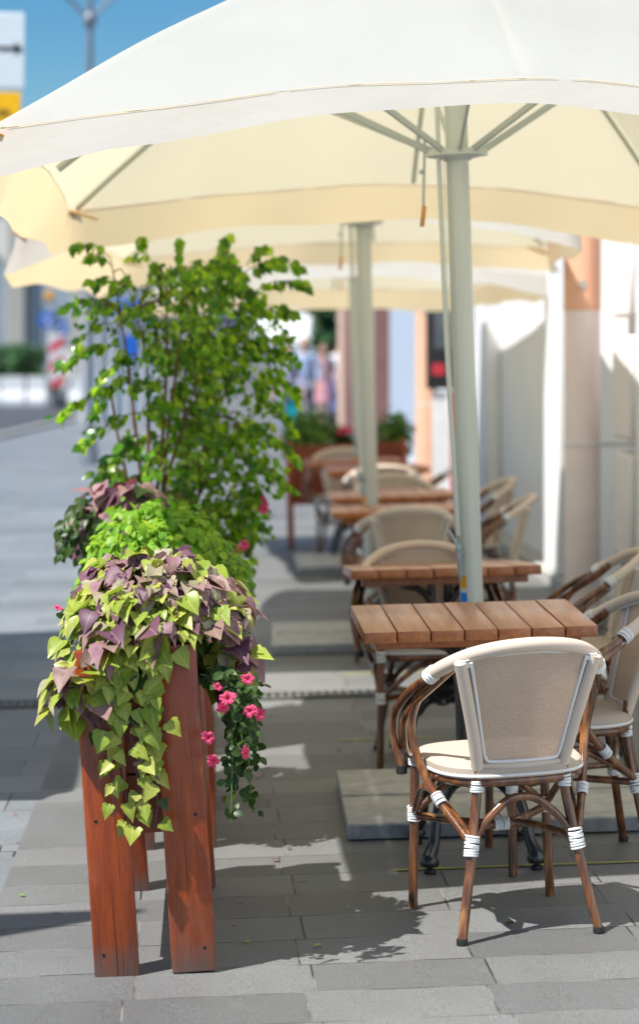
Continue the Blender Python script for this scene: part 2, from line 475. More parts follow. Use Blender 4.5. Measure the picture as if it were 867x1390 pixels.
M['lf_far'] = leafmat('far tree leaf', [(0.03, 0.10, 0.03), (0.05, 0.15, 0.045), (0.07, 0.18, 0.06)], 0.6, 0.25, vein_amt=0.0)
M['lf_bush'] = leafmat('bush leaf', [(0.04, 0.13, 0.012), (0.09, 0.22, 0.02), (0.15, 0.30, 0.03)], 0.5, 0.3, vein_amt=0.1)
M['white_sign'] = plain('white sign sheet', (0.68, 0.74, 0.78), 0.4, var=0.03)
M['black_mark'] = plain('black lettering and slot shade', (0.01, 0.015, 0.02), 0.5)
M['yellow_sign'] = plain('yellow sign sheet', (0.92, 0.50, 0.0), 0.4, var=0.03)
M['signblue'] = plain('blue sign sheet', (0.01, 0.14, 0.62), 0.4, var=0.03)
M['grey_metal'] = plain('grey galvanised post', (0.22, 0.25, 0.29), 0.4, 0.3, 0.08, 6)
M['black_metal'] = plain('black painted metal', (0.015, 0.015, 0.018), 0.4)
M['glass_grey'] = glassy('grey window glass', (0.10, 0.13, 0.16))
M['glass_pale'] = glassy('pale window glass', (0.35, 0.42, 0.50), 0.15)
M['white_paint'] = plain('white paint', (0.78, 0.79, 0.80), 0.5, var=0.05)
M['cream_wall'] = plaster('cream facade', (0.72, 0.71, 0.66))
M['arc_wall'] = plaster('grey cream pilaster', (0.50, 0.48, 0.42))
M['grey_wall'] = plaster('grey facade', (0.34, 0.34, 0.36))
M['red_poster'] = plain('red poster', (0.55, 0.03, 0.05), 0.5, var=0.1)
M['redwhite'] = stripes('red and white slanted stripes', (0.72, 0.03, 0.06), (0.82, 0.80, 0.80), 0.46, R(-32))
M['skin'] = plain('skin', (0.62, 0.36, 0.26), 0.5, var=0.05)

# ------------------------------------------------------------------ camera, light
cam_d = bpy.data.cameras.new('camera'); cam = bpy.data.objects.new('camera', cam_d); COL.objects.link(cam)
cam.location = (0, 0, H); cam.rotation_euler = (R(90), 0, -YAW)
cam_d.sensor_fit = 'HORIZONTAL'; cam_d.sensor_width = 24.0; cam_d.lens = 24.0*F/867.0
cam_d.shift_y = -(695.0-473.0)/867.0
cam_d.clip_start = 0.1; cam_d.clip_end = 2000
cam_d.dof.use_dof = True; cam_d.dof.focus_distance = 6.15; cam_d.dof.aperture_fstop = 2.4; cam_d.dof.aperture_blades = 9
sc.camera = cam

AZ = R(28.5)        # heading of the shadows from +X towards +Y
EL = R(59)
sun_dir = Vector((-math.cos(AZ)*math.cos(EL), -math.sin(AZ)*math.cos(EL), math.sin(EL)))  # towards the sun
sd = bpy.data.lights.new('sun', 'SUN'); sd.energy = 5.0; sd.angle = R(0.55); sd.color = (1.0, 0.965, 0.91)
so = bpy.data.objects.new('sun', sd); COL.objects.link(so)
so.rotation_euler = (-sun_dir).to_track_quat('-Z', 'Y').to_euler()
so.location = (0, 0, 20)
w = bpy.data.worlds.new('World'); sc.world = w; w.use_nodes = True
nt = w.node_tree; nt.nodes.clear()
wo = nt.nodes.new('ShaderNodeOutputWorld'); bg = nt.nodes.new('ShaderNodeBackground'); sky = nt.nodes.new('ShaderNodeTexSky')
sky.sky_type = 'NISHITA'; sky.sun_disc = False; sky.sun_elevation = EL
sky.sun_rotation = math.atan2(sun_dir.x, sun_dir.y)
sky.air_density = 1.0; sky.dust_density = 0.15; sky.ozone_density = 4.0
tc = nt.nodes.new('ShaderNodeTexCoord'); mp = nt.nodes.new('ShaderNodeMapping'); mp.inputs['Scale'].default_value = (1, 1, 3.2)
nz = nt.nodes.new('ShaderNodeTexNoise'); nz.inputs['Scale'].default_value = 3.0; nz.inputs['Detail'].default_value = 7
rp = nt.nodes.new('ShaderNodeValToRGB'); rp.color_ramp.elements[0].position = 0.60; rp.color_ramp.elements[1].position = 0.92
rp.color_ramp.elements[0].color = (0, 0, 0, 1); rp.color_ramp.elements[1].color = (0.55, 0.55, 0.55, 1)
mx = nt.nodes.new('ShaderNodeMix'); mx.data_type = 'RGBA'; mx.inputs[7].default_value = (7.5, 8.2, 9.0, 1)
nt.links.new(tc.outputs['Generated'], mp.inputs[0]); nt.links.new(mp.outputs[0], nz.inputs['Vector'])
nt.links.new(nz.outputs['Fac'], rp.inputs[0]); nt.links.new(rp.outputs[0], mx.inputs[0])
hs = nt.nodes.new('ShaderNodeHueSaturation'); hs.inputs['Saturation'].default_value = 1.4; hs.inputs['Hue'].default_value = 0.495; hs.inputs['Value'].default_value = 1.42; nt.links.new(sky.outputs[0], hs.inputs['Color']); nt.links.new(hs.outputs[0], mx.inputs[6]); nt.links.new(mx.outputs[2], bg.inputs[0])
bg.inputs[1].default_value = 0.05; nt.links.new(bg.outputs[0], wo.inputs[0])
sc.view_settings.view_transform = 'Standard'; sc.view_settings.look = 'None'
sc.view_settings.exposure = 0.60; sc.view_settings.gamma = 1.0
sc.cycles.use_denoising = True
sc.cycles.max_bounces = 7; sc.cycles.diffuse_bounces = 4; sc.cycles.glossy_bounces = 3
sc.cycles.transmission_bounces = 4; sc.cycles.transparent_max_bounces = 8
sc.cycles.caustics_reflective = False; sc.cycles.caustics_refractive = False
sc.cycles.sample_clamp_indirect = 6.0

# ------------------------------------------------------------------ ground
xs = [-300, -40, -10, -2.5, -1.2, 0, 1.3, 2.6, 10, 40, 300]
ys = [-60, -10, 0, 4, 8, 12, 16, 24, 40, 80, 200, 600]
g = MB(); vs = [(x, y, gz(x)) for y in ys for x in xs]; nx = len(xs)
g.add(vs, [(j*nx+i, j*nx+i+1, (j+1)*nx+i+1, (j+1)*nx+i) for j in range(len(ys)-1) for i in range(nx-1)])
tag(g.build('pavement', M['paving'], smooth=False), kind='structure')
zl = gz(-2.5)
rd = MB()
redge = [(-60, 24), (-9, 34), (-3.95, 41.5), (-3.0, 55), (-1.9, 68), (0.5, 90)]
rv = [(x, y, zl+0.004) for x, y in redge] + [(-60, 92, zl+0.004)]
rd.add(rv, [tuple(range(len(rv)))])
tag(rd.build('road', M['asphalt'], smooth=False), kind='structure')
kb = MB()
for (a, b) in zip(redge[:-1], redge[1:]):
    d = Vector((b[0]-a[0], b[1]-a[1], 0)); ang = math.atan2(d.y, d.x)
    kb.box(((a[0]+b[0])/2, (a[1]+b[1])/2, zl+0.03), (d.length, 0.18, 0.10), (0, 0, ang), 0.01)
tag(kb.build('kerb', M['kerb']), kind='structure')

def paint_line(x0, x1, y, wdt=0.018):
    m = MB(); n = 14
    random.seed(int(y*100))
    vs = []
    for i in range(n+1):
        x = x0 + (x1-x0)*i/n; j = random.uniform(-.002, .002)
        vs += [(x, y-wdt/2+j, gz(x)+0.004), (x, y+wdt/2+j+random.uniform(-.003, .003), gz(x)+0.004)]
    m.add(vs, [(2*i, 2*i+2, 2*i+3, 2*i+1) for i in range(n)])
    tag(m.build('painted_line', M['yellow_paint'], smooth=False), kind='structure')
paint_line(0.56, 1.9, 6.84); paint_line(0.52, 0.95, 9.12); paint_line(0.62, 1.25, 10.95)

# slotted drain across the walk
dy = 10.33
dr = thing('drain_channel', 'slotted metal drain channel running across the grey pavement behind the planters', 'drain', (0, dy, 0))
m = MB(); m.box((0, 0, 0.0), (5.0, 0.19, 0.003), (0, TILT, 0)); m2 = MB()  # flat black sheet: the shade inside the drain slots put into colour
for s in (-1, 1): m2.box((0, s*0.082, 0.004), (5.0, 0.028, 0.0015), (0, TILT, 0))
k = -2.45
while k < 2.45:
    m2.box((k, 0, gz(k)+0.0035), (0.016, 0.137, 0.0012), (0, TILT, 0)); k += 0.038
m.build('slot_shade', M['black_mark'], dr, loc=(0, 0, 0.004)); m2.build('grating', M['drain'], dr, loc=(0, 0, 0.0045))

# ------------------------------------------------------------------ chair
def seat_outline(z, s=1.0, n=40, dy=0.0):
    out = []
    for i in range(n):
        a = 2*PI*i/n
        c, s_ = math.cos(a), math.sin(a)
        e = 0.62
        x = 0.215*s*math.copysign(abs(c)**e, c); y = 0.21*s*math.copysign(abs(s_)**e, s_)
        x *= 1.0 + 0.10*(y/0.21)*0.5
        out.append((x, y+dy, z))
    return out

def loops_mesh(loops):
    m = MB(); n = len(loops[0]); vs = [p for l in loops for p in l]
    fs = []
    for i in range(len(loops)-1):
        for k in range(n): fs.append((i*n+k, i*n+(k+1) % n, (i+1)*n+(k+1) % n, (i+1)*n+k))
    fs.append(tuple(reversed(range(n)))); fs.append(tuple((len(loops)-1)*n+k for k in range(n)))
    m.add(vs, fs); return m

def wrap(m, p, d, r=0.017, L=0.05, turns=5):
    """white plastic cane wound round a joint"""
    d = Vector(d).normalized(); p = Vector(p)
    for i in range(turns):
        t = (i - (turns-1)/2)/(turns-1) if turns > 1 else 0
        c = p + d*L*t
        q = Vector((0, 0, 1)).rotation_difference((d + Vector((random.uniform(-.12, .12), random.uniform(-.12, .12), 0))).normalized())
        pts = []
        for k in range(13):
            a = 2*PI*k/12
            pts.append(c + q @ Vector((r*math.cos(a), r*math.sin(a), 0)))
        m.tube(pts, L/turns*0.54, 6, 0, cap=False)

def make_chair(name, label, group):
    random.seed(3)
    t = thing(name, label, 'chair', group=group)
    RL = 0.0134
    for s in (-1, 1):
        m = MB(); m.tube([(s*.191, -.235, 0.012), (s*.155, -.205, .20), (s*.138, -.19, .30), (s*.124, -.18, .40), (s*.128, -.185, .50)], RL, 12)
        m.build('leg', M['cane'], t)
        m = MB(); m.lathe([(0.0135, 0), (0.016, .002), (0.016, .012), (0.0145, .018)], (s*.192, -.236, 0), 12); m.build('leg_cap', M['rubber'], t)
        m = MB(); m.tube([(s*.205, .195, 0.0), (s*.198, .19, .2), (s*.19, .185, .455)], RL, 12)
        m.build('leg', M['cane'], t)
        # arm: three canes side by side
        arm = MB()
        arm.tube([(s*.20, -.215, .742), (s*.230, -.165, .712), (s*.268, -.06, .655), (s*.287, .03, .585), (s*.282, .068, .51), (s*.266, .06, .425)], .0120, 10, 7)
        arm.tube([(s*.19, -.20, .735), (s*.215, -.165, .705), (s*.243, -.085, .65), (s*.256, -.025, .575), (s*.246, -.01, .49), (s*.214, -.075, .38), (s*.152, -.20, .262)], .0120, 10, 7)
        arm.tube([(s*.19, -.20, .728), (s*.220, -.15, .685), (s*.252, -.06, .625), (s*.268, .012, .565), (s*.262, .045, .50), (s*.232, .12, .45), (s*.200, .183, .44)], .0110, 10, 7)
        a = arm.build('armrest', M['cane'], t)
        m = MB(); m.lathe([(.013, -.012), (.0155, -.010), (.0155, .008), (.014, .012)], (s*.2655, .0598, .42), 12); m.build('end_cap', M['rubber'], a)
    # seat ring and stretchers
    fr = MB()
    ring = seat_outline(.418, .94); ring.append(ring[0]); ring.append(ring[1])
    fr.tube(ring, .0135, 10, 0, cap=False)
    fr.build('seat_frame', M['cane'], t)
    st = MB()
    st.tube([(-.14, -.19, .262), (-.10, -.188, .315), (-.045, -.186, .362), (0, -.186, .372), (.045, -.186, .362), (.10, -.188, .315), (.14, -.19, .262)], .0115, 10)
    st.build('arched_brace', M['cane'], t)
    st = MB()
    st.tube([(-.196, .19, .27), (0, .17, .395), (.196, .19, .27)], .0105, 10)
    for s in (-1, 1):
        st.tube([(s*.197, .185, .27), (s*.205, .02, .375), (s*.146, -.19, .275)], .0105, 10)
    st.build('arched_brace', M['cane'], t)
    st = MB()
    for s in (-1, 1):
        st.tube([(s*.148, -.195, .255), (s*.075, -.03, .262), (s*.012, .0, .262), (s*.075, .05, .262), (s*.197, .19, .262)], .0115, 10)
    st.build('stretcher', M['cane'], t)
    # bindings
    def wrap_b(dummy, *a):
        mm = MB(); wrap(mm, *a); mm.build('binding', M['binding'], t)
    b = None
    for s in (-1, 1):
        wrap_b(b, (s*.148, -.199, .252), (s*.15, -.12, -1), .0180, .050, 8)
        wrap_b(b, (s*.124, -.18, .408), (0, 0, 1), .0165, .028, 5)
        wrap_b(b, (s*.197, .19, .268), (0, 0, 1), .0165, .038, 7)
        wrap_b(b, (s*.191, .186, .425), (0, 0, 1), .0168, .036, 6)
        wrap_b(b, (s*.205, -.095, .362), (s*.35, .6, .75), .0150, .030, 6)
    wrap_b(b, (0, 0, .262), (1, 0, 0), .0160, .04, 7)
    # cushion
    cu = loops_mesh([seat_outline(.425, .90), seat_outline(.428, .985), seat_outline(.438, 1.0), seat_outline(.455, .995), seat_outline(.464, .95), seat_outline(.468, .80), seat_outline(.466, .4)])
    cu = cu.build('seat_cushion', M['cushion'], t)
    pp = MB(); r = seat_outline(.436, 1.005); r.append(r[0]); pp.tube(r, .0042, 6, 0, cap=False); pp.build('piping', M['piping'], cu)
    # woven back
    def bp(u, v):      # u -1..1, v 0..1
        hw = .112 + .062*max(v, 0)**1.15 + min(v, 0)*.06
        y = -.185 - .085*v - .030*(1-u*u)*(0.5+0.5*v)
        z = .464 + .292*v + .016*v*(1-u*u)
        return Vector((u*hw, y, z))
    pm = MB(); nu, nv = 16, 16
    for th in (0.0, 0.004):
        pm.add([bp(-1+2*i/nu, j/nv) + Vector((0, th, 0)) for j in range(nv+1) for i in range(nu+1)],
               [((j*(nu+1)+i, (j+1)*(nu+1)+i, (j+1)*(nu+1)+i+1, j*(nu+1)+i+1) if th == 0 else (j*(nu+1)+i, j*(nu+1)+i+1, (j+1)*(nu+1)+i+1, (j+1)*(nu+1)+i)) for j in range(nv) for i in range(nu)])
    back = pm.build('backrest', M['sling'], t)
    for s in (-1, 1):
        up = MB(); up.tube([bp(s*1.06, v) + Vector((s*.004, -.002, 0)) for v in (-.03, .15, .4, .7, 1.0)], [.0165, .0175, .0175, .018, .0175], 12, 5)
        up.build('upright', M['canvas_pad'], t)
    pp = MB()
    pth = [bp(-.93, .985), bp(-.93, .7), bp(-.93, .35), bp(-.92, .13), bp(-.89, .065), bp(-.80, .035), bp(-.4, .03), bp(0, .03), bp(.4, .03), bp(.80, .035), bp(.89, .065), bp(.92, .13), bp(.93, .35), bp(.93, .7), bp(.93, .985)]
    pp.tube([p + Vector((0, -.004, 0)) for p in pth], .0046, 8, 4)
    pp.tube([p + Vector((0, .006, 0)) for p in pth], .0046, 8, 4)
    pp.build('piping', M['piping'], back)
    lo = MB(); lo.tube([bp(u, -.012) + Vector((0, 0, 0)) for u in (-1, -.5, 0, .5, 1)], .0115, 10); lo.build('cross_rail', M['canvas_pad'], t)
    top = MB()
    tp = [(-.238, -.150, .706), (-.212, -.205, .738), (-.160, -.258, .770), (-.088, -.295, .790), (0, -.308, .797), (.088, -.295, .790), (.160, -.258, .770), (.212, -.205, .738), (.238, -.150, .706)]
    top.tube(tp, .0195, 14, 6)
    to = top.build('top_rail', M['canvas_pad'], t)
    pi = MB(); pi.tube([Vector(p) + Vector((0, .006, -.019)) for p in tp], .0052, 8, 6); pi.build('piping', M['piping'], to)
    for s in (-1, 1):
        for ar in (((s*.235, -.158, .710), (s*.4, .85, -.6), .0205, .026, 5), ((s*.176, -.258, .752), (s*.08, -.1, 1), .0185, .016, 4)):
            bb = MB(); wrap(bb, *ar); bb.build('rail_wrap', M['binding'], to)
    return t

def put(t, x, y, rz, tilt=TILT, dz=0.0):
    t.location = (x, y, gz(x)+dz)
    Mx = Matrix.Rotation(tilt, 3, 'Y') @ Matrix.Rotation(rz, 3, 'Z')
    t.rotation_euler = Mx.to_euler()

GC = 'bistro armchairs on the cafe terrace'
ch0 = make_chair('bistro_armchair', 'nearest beige canvas and cane armchair, its back turned to the viewer before the first table', GC)
put(ch0, .811, 6.238, R(10.8))
chairs = [
    (1.085, 6.93, R(93), 'side-on armchair at the nearest table, its back cut off by the right photo edge'),
    (1.33, 8.42, R(86), 'side-on armchair at the second table, in front of the pale pink drainpipe'),
    (.845, 8.66, R(179), 'armchair facing the viewer across the second table, just left of the nearest pole'),
    (.96, 11.18, R(6), 'armchair with white edged arched back turned to the viewer, in front of the third table'),
    (1.37, 11.55, R(84), 'nearer of the two side-on armchairs right of the nearest pole against the white wall'),
    (1.13, 13.38, R(182), 'tan backed armchair facing the viewer on the far side of the fourth table'),
    (1.45, 12.95, R(94), 'farther of the two side-on armchairs right of the nearest pole against the white wall'),
    (1.17, 15.05, R(-5), 'blurred armchair with white edged back behind the fourth table and before the fifth table'),
    (1.50, 15.55, R(80), 'blurred armchair side on at the right end of the fifth table beside the peach drainpipe'),
    (1.02, 17.1, R(176), 'farthest tan armchair, just left of the second pole and in front of the far planter'),
]
for (x, y, rz, lab) in chairs:
    c = copy_tree(ch0); c['label'] = lab; put(c, x, y, rz)

# ------------------------------------------------------------------ table
def make_table(name, label, group, tx=0.0):
    t = thing(name, label, 'table', group=group)
    m = MB(); random.seed(5)
    W, D, n = .70, .60, 7; pw = (W - (n-1)*.004)/n
    for i in range(n):
        x = -W/2 + pw/2 + i*(pw+.004)
        m.box((x, random.uniform(-.002, .002), .733 + random.uniform(-.0008, .0008)), (pw, D, .034), (0, random.uniform(-.004, .004), 0), .003, seg=2)
    top = m.build('tabletop', M['table'], t)
    for y in (-.2, .2):
        m = MB(); m.box((0, y, .7005), (W-.08, .05, .028), None, .003); m.build('batten', M['table'], t)
    for s in (-1, 1):
        m = MB(); m.tube([(s*.032, 0, .27), (s*.032, 0, .69)], .019, 14, 0); m.build('column', M['iron'], t)
    m = MB()
    for a in range(4):
        an = PI/4 + a*PI/2 + (0.12 if a % 2 else -0.12); c, s = math.cos(an), math.sin(an)
        m.tube([(c*.03, s*.03, .52), (c*.045, s*.045, .60), (c*.10, s*.10, .66), (c*.20, s*.20, .682)], .013, 8, 6)
    m.box((0, 0, .683), (.30, .06, .007), None, .002)
    m.build('bracket', M['iron'], t)
    h = MB(); h.lathe([(.02, .215), (.035, .225), (.028, .245), (.05, .262), (.062, .285), (.045, .31), (.052, .325), (.03, .345)], n=20)
    h.box((0, 0, .30), (.13, .05, .07), None, .012, seg=2)
    h.build('hub', M['iron'], t)
    for a in range(4):
        an = math.atan2(.215, .17) if a == 0 else (PI - math.atan2(.215, .17) if a == 1 else (PI + math.atan2(.215, .17) if a == 2 else -math.atan2(.215, .17)))
        c, s = math.cos(an), math.sin(an); q = .285/.274
        f = MB()
        f.tube([(c*.03, s*.03, .29), (c*.10, s*.10, .285), (c*.17, s*.17, .245), (c*.215, s*.215, .165), (c*.235, s*.235, .09), (c*.265, s*.265, .045)], [.026, .024, .019, .016, .018, .024], 10, 6)
        f.tube([(c*.05, s*.05, .24), (c*.11, s*.11, .235), (c*.16, s*.16, .20)], [.012, .01, .006], 8, 5)
        f.lathe([(.027, .022), (.031, .032), (.025, .050), (.017, .062)], (c*.262, s*.262, 0), 14)
        lo = f.build('leg', M['iron'], t)
        p = MB(); p.lathe([(.017, .0), (.019, .004), (.017, .012), (.009, .014), (.009, .026)], (c*.262, s*.262, 0), 14); p.build('levelling_foot', M['rubber'], lo)
    return t
GT = 'planked tables under the parasols'
def set_top_tilt(t, a):
    for ch in t.children:
        if ch.name.startswith(('tabletop', 'batten', 'bracket')):
            ch.matrix_local = Matrix.Translation((0, 0, .70)) @ Matrix.Rotation(a, 4, 'X') @ Matrix.Translation((0, 0, -.70))
tb0 = make_table('planked_table', 'nearest table, seven red brown planks seen from above behind the foreground chair', GT)
put(tb0, .822, 7.00, R(0.3)); set_top_tilt(tb0, R(1.3))
tabs = [
    (.89, 8.60, R(0.0), R(-3.6), 'second wooden table, right behind the nearest parasol pole with its blue sticker'),
    (.99, 11.72, R(-.6), R(-.6), 'third wooden table, just in front of the second parasol pole'),
    (1.04, 12.87, R(.5), R(0), 'fourth wooden table, just behind the second parasol pole'),
    (1.16, 15.65, R(0), R(0), 'blurred fifth wooden table between the two farthest parasol poles'),
    (1.07, 16.75, R(0), R(0), 'farthest wooden table, in front of the flower planter closing the terrace'),
]
for (x, y, rz, tt, lab) in tabs:
    c = copy_tree(tb0); c['label'] = lab; put(c, x, y, rz); set_top_tilt(c, tt)

# ------------------------------------------------------------------ parasol
def make_umbrella(name, label, hx, hy, cz=2.20, mz=2.33, apex=3.02, drops=(.135, .20, .22, .20), hub=2.255, detail=True, group='cream square parasols', seed=1, side_mid=.03, billow=0.10, mzb=None, rdrop=0.0, hxr=None):
    hxr = hxr or hx
    if mzb is None: mzb = mz - .06
    """hx, hy half sizes; drops: valance depth front, right, back, left"""
    random.seed(seed)
    t = thing(name, label, 'parasol', group=group)
    NS, NR = 28, 22
    sides = []   # perimeter points: front(-y) left->right, right, back, left
    def per(u):
        k = int(u) % 4; f = u - int(u)
        c = [(-hx, -hy), (hxr, -hy), (hxr, hy), (-hx, hy)]
        a, b = c[k], c[(k+1) % 4]
        x = a[0]+(b[0]-a[0])*f; y = a[1]+(b[1]-a[1])*f
        arch = math.sin(PI*f)**1.15
        amt = (mz-cz) if k == 0 else ((mzb-cz) if k == 2 else side_mid)
        inn = 0.035*math.sin(PI*f)
        x -= math.copysign(inn, x) if k in (1, 3) else 0
        y -= math.copysign(inn, y) if k in (0, 2) else 0
        return x, y, cz - rdrop*max(0.0, x/hxr)**1.5 + amt*arch + 0.004*math.sin(f*23+k)*math.sin(PI*f), k, f
    m = MB(); tot = 4*NS
    vs = []
    for j in range(NR+1):
        tt = j/NR
        for i in range(tot):
            x, y, ez, k, f = per(i/NS)
            rib = abs(math.sin(2*PI*f))            # 0 on corner and middle ribs
            z = apex + (ez-apex)*(tt**1.38) - 0.022*rib*math.sin(PI*min(1, tt*1.02))
            z += 0.003*math.sin(i*1.7+j*.9)*tt
            vs.append((x*tt, y*tt, z))
    fs = []
    for j in range(NR):
        for i in range(tot):
            a = j*tot+i; b = j*tot+(i+1) % tot
            fs.append((a, b, b+tot, a+tot))
    m.add(vs, fs)
    cano = m.build('canopy', M['canopy'], t, angle=180)
    # valance: hangs from the eave, a cloth sheet with folds, each side one piece of the same skirt
    v = MB(); rows = 6; vs = []
    N2 = NS*2; tot2 = 4*N2
    for j in range(rows+1):
        q = j/rows
        for i in range(tot2):
            x, y, ez, k, f = per(i/N2)
            d = drops[k]*(1-.4*math.sin(PI*f) if k == 0 else 1)
            dprev = drops[(k-1) % 4]; dnext = drops[(k+1) % 4]
            if f < .12: d = d*(.5+f/.24) + dprev*(.5-f/.24)
            if f > .88: d = d*(.5+(1-f)/.24) + dnext*(.5-(1-f)/.24)
            c4 = max(0.0, 1-min(f, 1-f)/.10)
            wav = 0.010*math.sin(f*19+k*2+seed)+0.004*math.sin(f*33+seed*3)+0.018*math.sin(f*8+k+seed*1.3)
            out = (0.01 + wav)*q
            if k == 3: out += billow*q*(0.5+0.5*math.sin(PI*f))*1.0
            if k == 0: out += .075*q
            if k == 2: out += d*.95*q
            nx_, ny_ = [(0, -1), (1, 0), (0, 1), (-1, 0)][k]
            if c4 > 0:
                sx = math.copysign(1, x); sy = math.copysign(1, y)
                nx_, ny_ = nx_*(1-c4*.5)+sx*c4*.5, ny_*(1-c4*.5)+sy*c4*.5
            z = ez - d*q*(1 - .06*math.sin(f*17+k)) + .004*math.sin(f*24+k+seed)*q
            vs.append((x+nx_*out, y+ny_*out, z-.002))
    fs = []
    for j in range(rows):
        for i in range(tot2):
            a = j*tot2+i; b = j*tot2+(i+1) % tot2
            fs.append((a, b, b+tot2, a+tot2))
    v.add(vs, fs)
    vo = v.build('valance', M['valance'], t, angle=180)
    # stitched seam along the eave, broken between the ribs
    se = MB()
    for k in range(4):
        for (a, b) in ((.02, .30), (.315, .60), (.615, .80), (.82, .98)):
            pts = []
            for i in range(15):
                x, y, z, kk, f = per(k + a + (b-a)*i/14)
                nx_, ny_ = [(0, -1), (1, 0), (0, 1), (-1, 0)][k]
                pts.append((x+nx_*.0045, y+ny_*.0045, z+.0005))
            se.tube(pts, .0011, 6, 0)
    se.build('seam', M['thread'], cano)
    for (sx, sy) in ((-1, -1), (1, -1), (1, 1), (-1, 1)):
        lp = MB(); zc = cz-.012-(rdrop if sx > 0 else 0)
        lp.box((sx*((hx if sx < 0 else hxr)-.05), sy*(hy-.05), zc-.012), (.16, .075, .008), (R(12)*sy, R(14)*sx, math.atan2(sy*hy, sx*hx)), .003)
        lp.build('corner_patch', M['leather'], cano)
    # pole
    p = MB(); p.tube([(0, 0, 0.05), (0, 0, 2.98)], .0405, 28, 0); p.build('pole', M['pole'], t)
    p = MB(); p.lathe([(.045, .05), (.062, .052), (.062, .075), (.046, .08), (.046, .22), (.043, .225)], n=28); p.build('pole_socket', M['pole'], t)
    p = MB(); p.lathe([(.055, apex-.10), (.06, apex-.05), (.05, apex+.0), (.02, apex+.05), (.0, apex+.06)], n=20); p.build('finial', M['pole'], t)
    hb = MB(); hb.lathe([(.046, hub-.02), (.06, hub-.012), (.108, hub-.004), (.108, hub+.004), (.104, hub+.006), (.104, hub+.018), (.05, hub+.02)], n=32)
    hubo = hb.build('hub', M['pole'], t)
    def canz(x, y):
        tt = max(abs(x)/hx, abs(y)/hy); return tt
    xm = 0.0
    rib_pts = [(-hx, -hy), (xm, -hy), (hxr, -hy), (hxr, 0), (hxr, hy), (xm, hy), (-hx, hy), (-hx, 0)]
    bo = MB()
    for (x, y) in rib_pts:
        ezm = (cz+side_mid if y == 0 else cz) if x != xm else (mz if y < 0 else mzb)
        ezm -= rdrop*max(0.0, x/hxr)**1.5
        inn = 0.035 if (x == xm or y == 0) else 0
        L = math.hypot(x, y); ux, uy = x/L, y/L; L -= inn
        pts = []
        for i in range(9):
            tt = .06 + (.975-.06)*i/8
            pts.append((ux*L*tt, uy*L*tt, apex+(ezm-apex)*(tt**1.38)-.026))
        r = MB(); r.tube(pts, .0135, 4, 0, flat=(1.0, .75)); r.build('rib', M['strut'], t)
        mt = .50 if (x != xm and y) else .56
        mpt = (ux*L*mt, uy*L*mt, apex+(ezm-apex)*(mt**1.38)-.045)
        s = MB()
        a0 = Vector((ux*.092, uy*.092, hub+.014)); a1 = Vector(mpt); dd = a1-a0
        cc = (a0+a1)/2; el = math.asin(dd.z/dd.length); az = math.atan2(dd.y, dd.x)
        Mr = (Matrix.Rotation(az, 3, 'Z') @ Matrix.Rotation(-el, 3, 'Y')).to_euler()
        s.box(cc, (dd.length, .011, .024), Mr, .002)
        s.build('strut', M['strut'], t)
        for sg in (-1, 1):
            q = (ux*.098 - uy*.008*sg, uy*.098 + ux*.008*sg, hub+.016)
            bo.lathe([(.004, -.002), (.004, .003)], q, 8, axis=(-uy*sg, ux*sg, 0))
    bo.build('bolt', M['black_metal'], hubo)
    if detail:
        c = MB(); c.tube([(-.068, -.03, 2.9), (-.068, -.03, hub), (-.062, -.035, 1.6), (-.046, -.044, .93)], .0085, 8, 0); c.build('lifting_rod', M['pole'], t)
        c = MB(); c.tube([(-.052, -.04, hub), (-.05, -.042, .80)], .0022, 6, 0); c.build('cord', M['cord'], t)
        k = MB(); k.box((-.055, -.046, .905), (.012, .012, .10), (0, R(-28), 0), .003); k.box((-.043, -.046, .83), (.010, .012, .12), (0, 0, 0), .003); k.box((-.046, -.044, .885), (.02, .02, .022), (0, R(20), 0), .003); k.build('crank', M['steel'], t)
        s = MB(); s.box((-.118, 0, 2.19), (.010, .006, .24), (0, R(3), 0), .001); s.lathe([(.008, -.006), (.008, .006)], (-.128, -.002, 2.20), 8, axis=(1, 0, 0)); so_ = s.build('strap', M['strut'], t)
        s = MB(); s.box((-.126, 0, 2.045), (.016, .012, .075), (0, R(8), 0), .004); s.build('strap_end', M['leather'], so_)
    for (zz, nm) in ((.765, 'orange'), (.705, 'blue')):
        s = MB(); vs = []
        for j in (0, 1):
            for i in range(7):
                a = -PI/2 - R(75) + R(46)*i/6
                vs.append((.0412*math.cos(a), .0412*math.sin(a), zz + .0225*(2*j-1)))
        s.add(vs, [(i, i+1, i+8, i+7) for i in range(6)])
        s.build('sticker', M[nm], t)
    return t

def lean(t, x, y, rz, rx, ry):
    t.location = (x, y, gz(x))
    t.rotation_euler = (Matrix.Rotation(ry, 3, 'Y') @ Matrix.Rotation(rx, 3, 'X') @ Matrix.Rotation(rz, 3, 'Z')).to_euler()

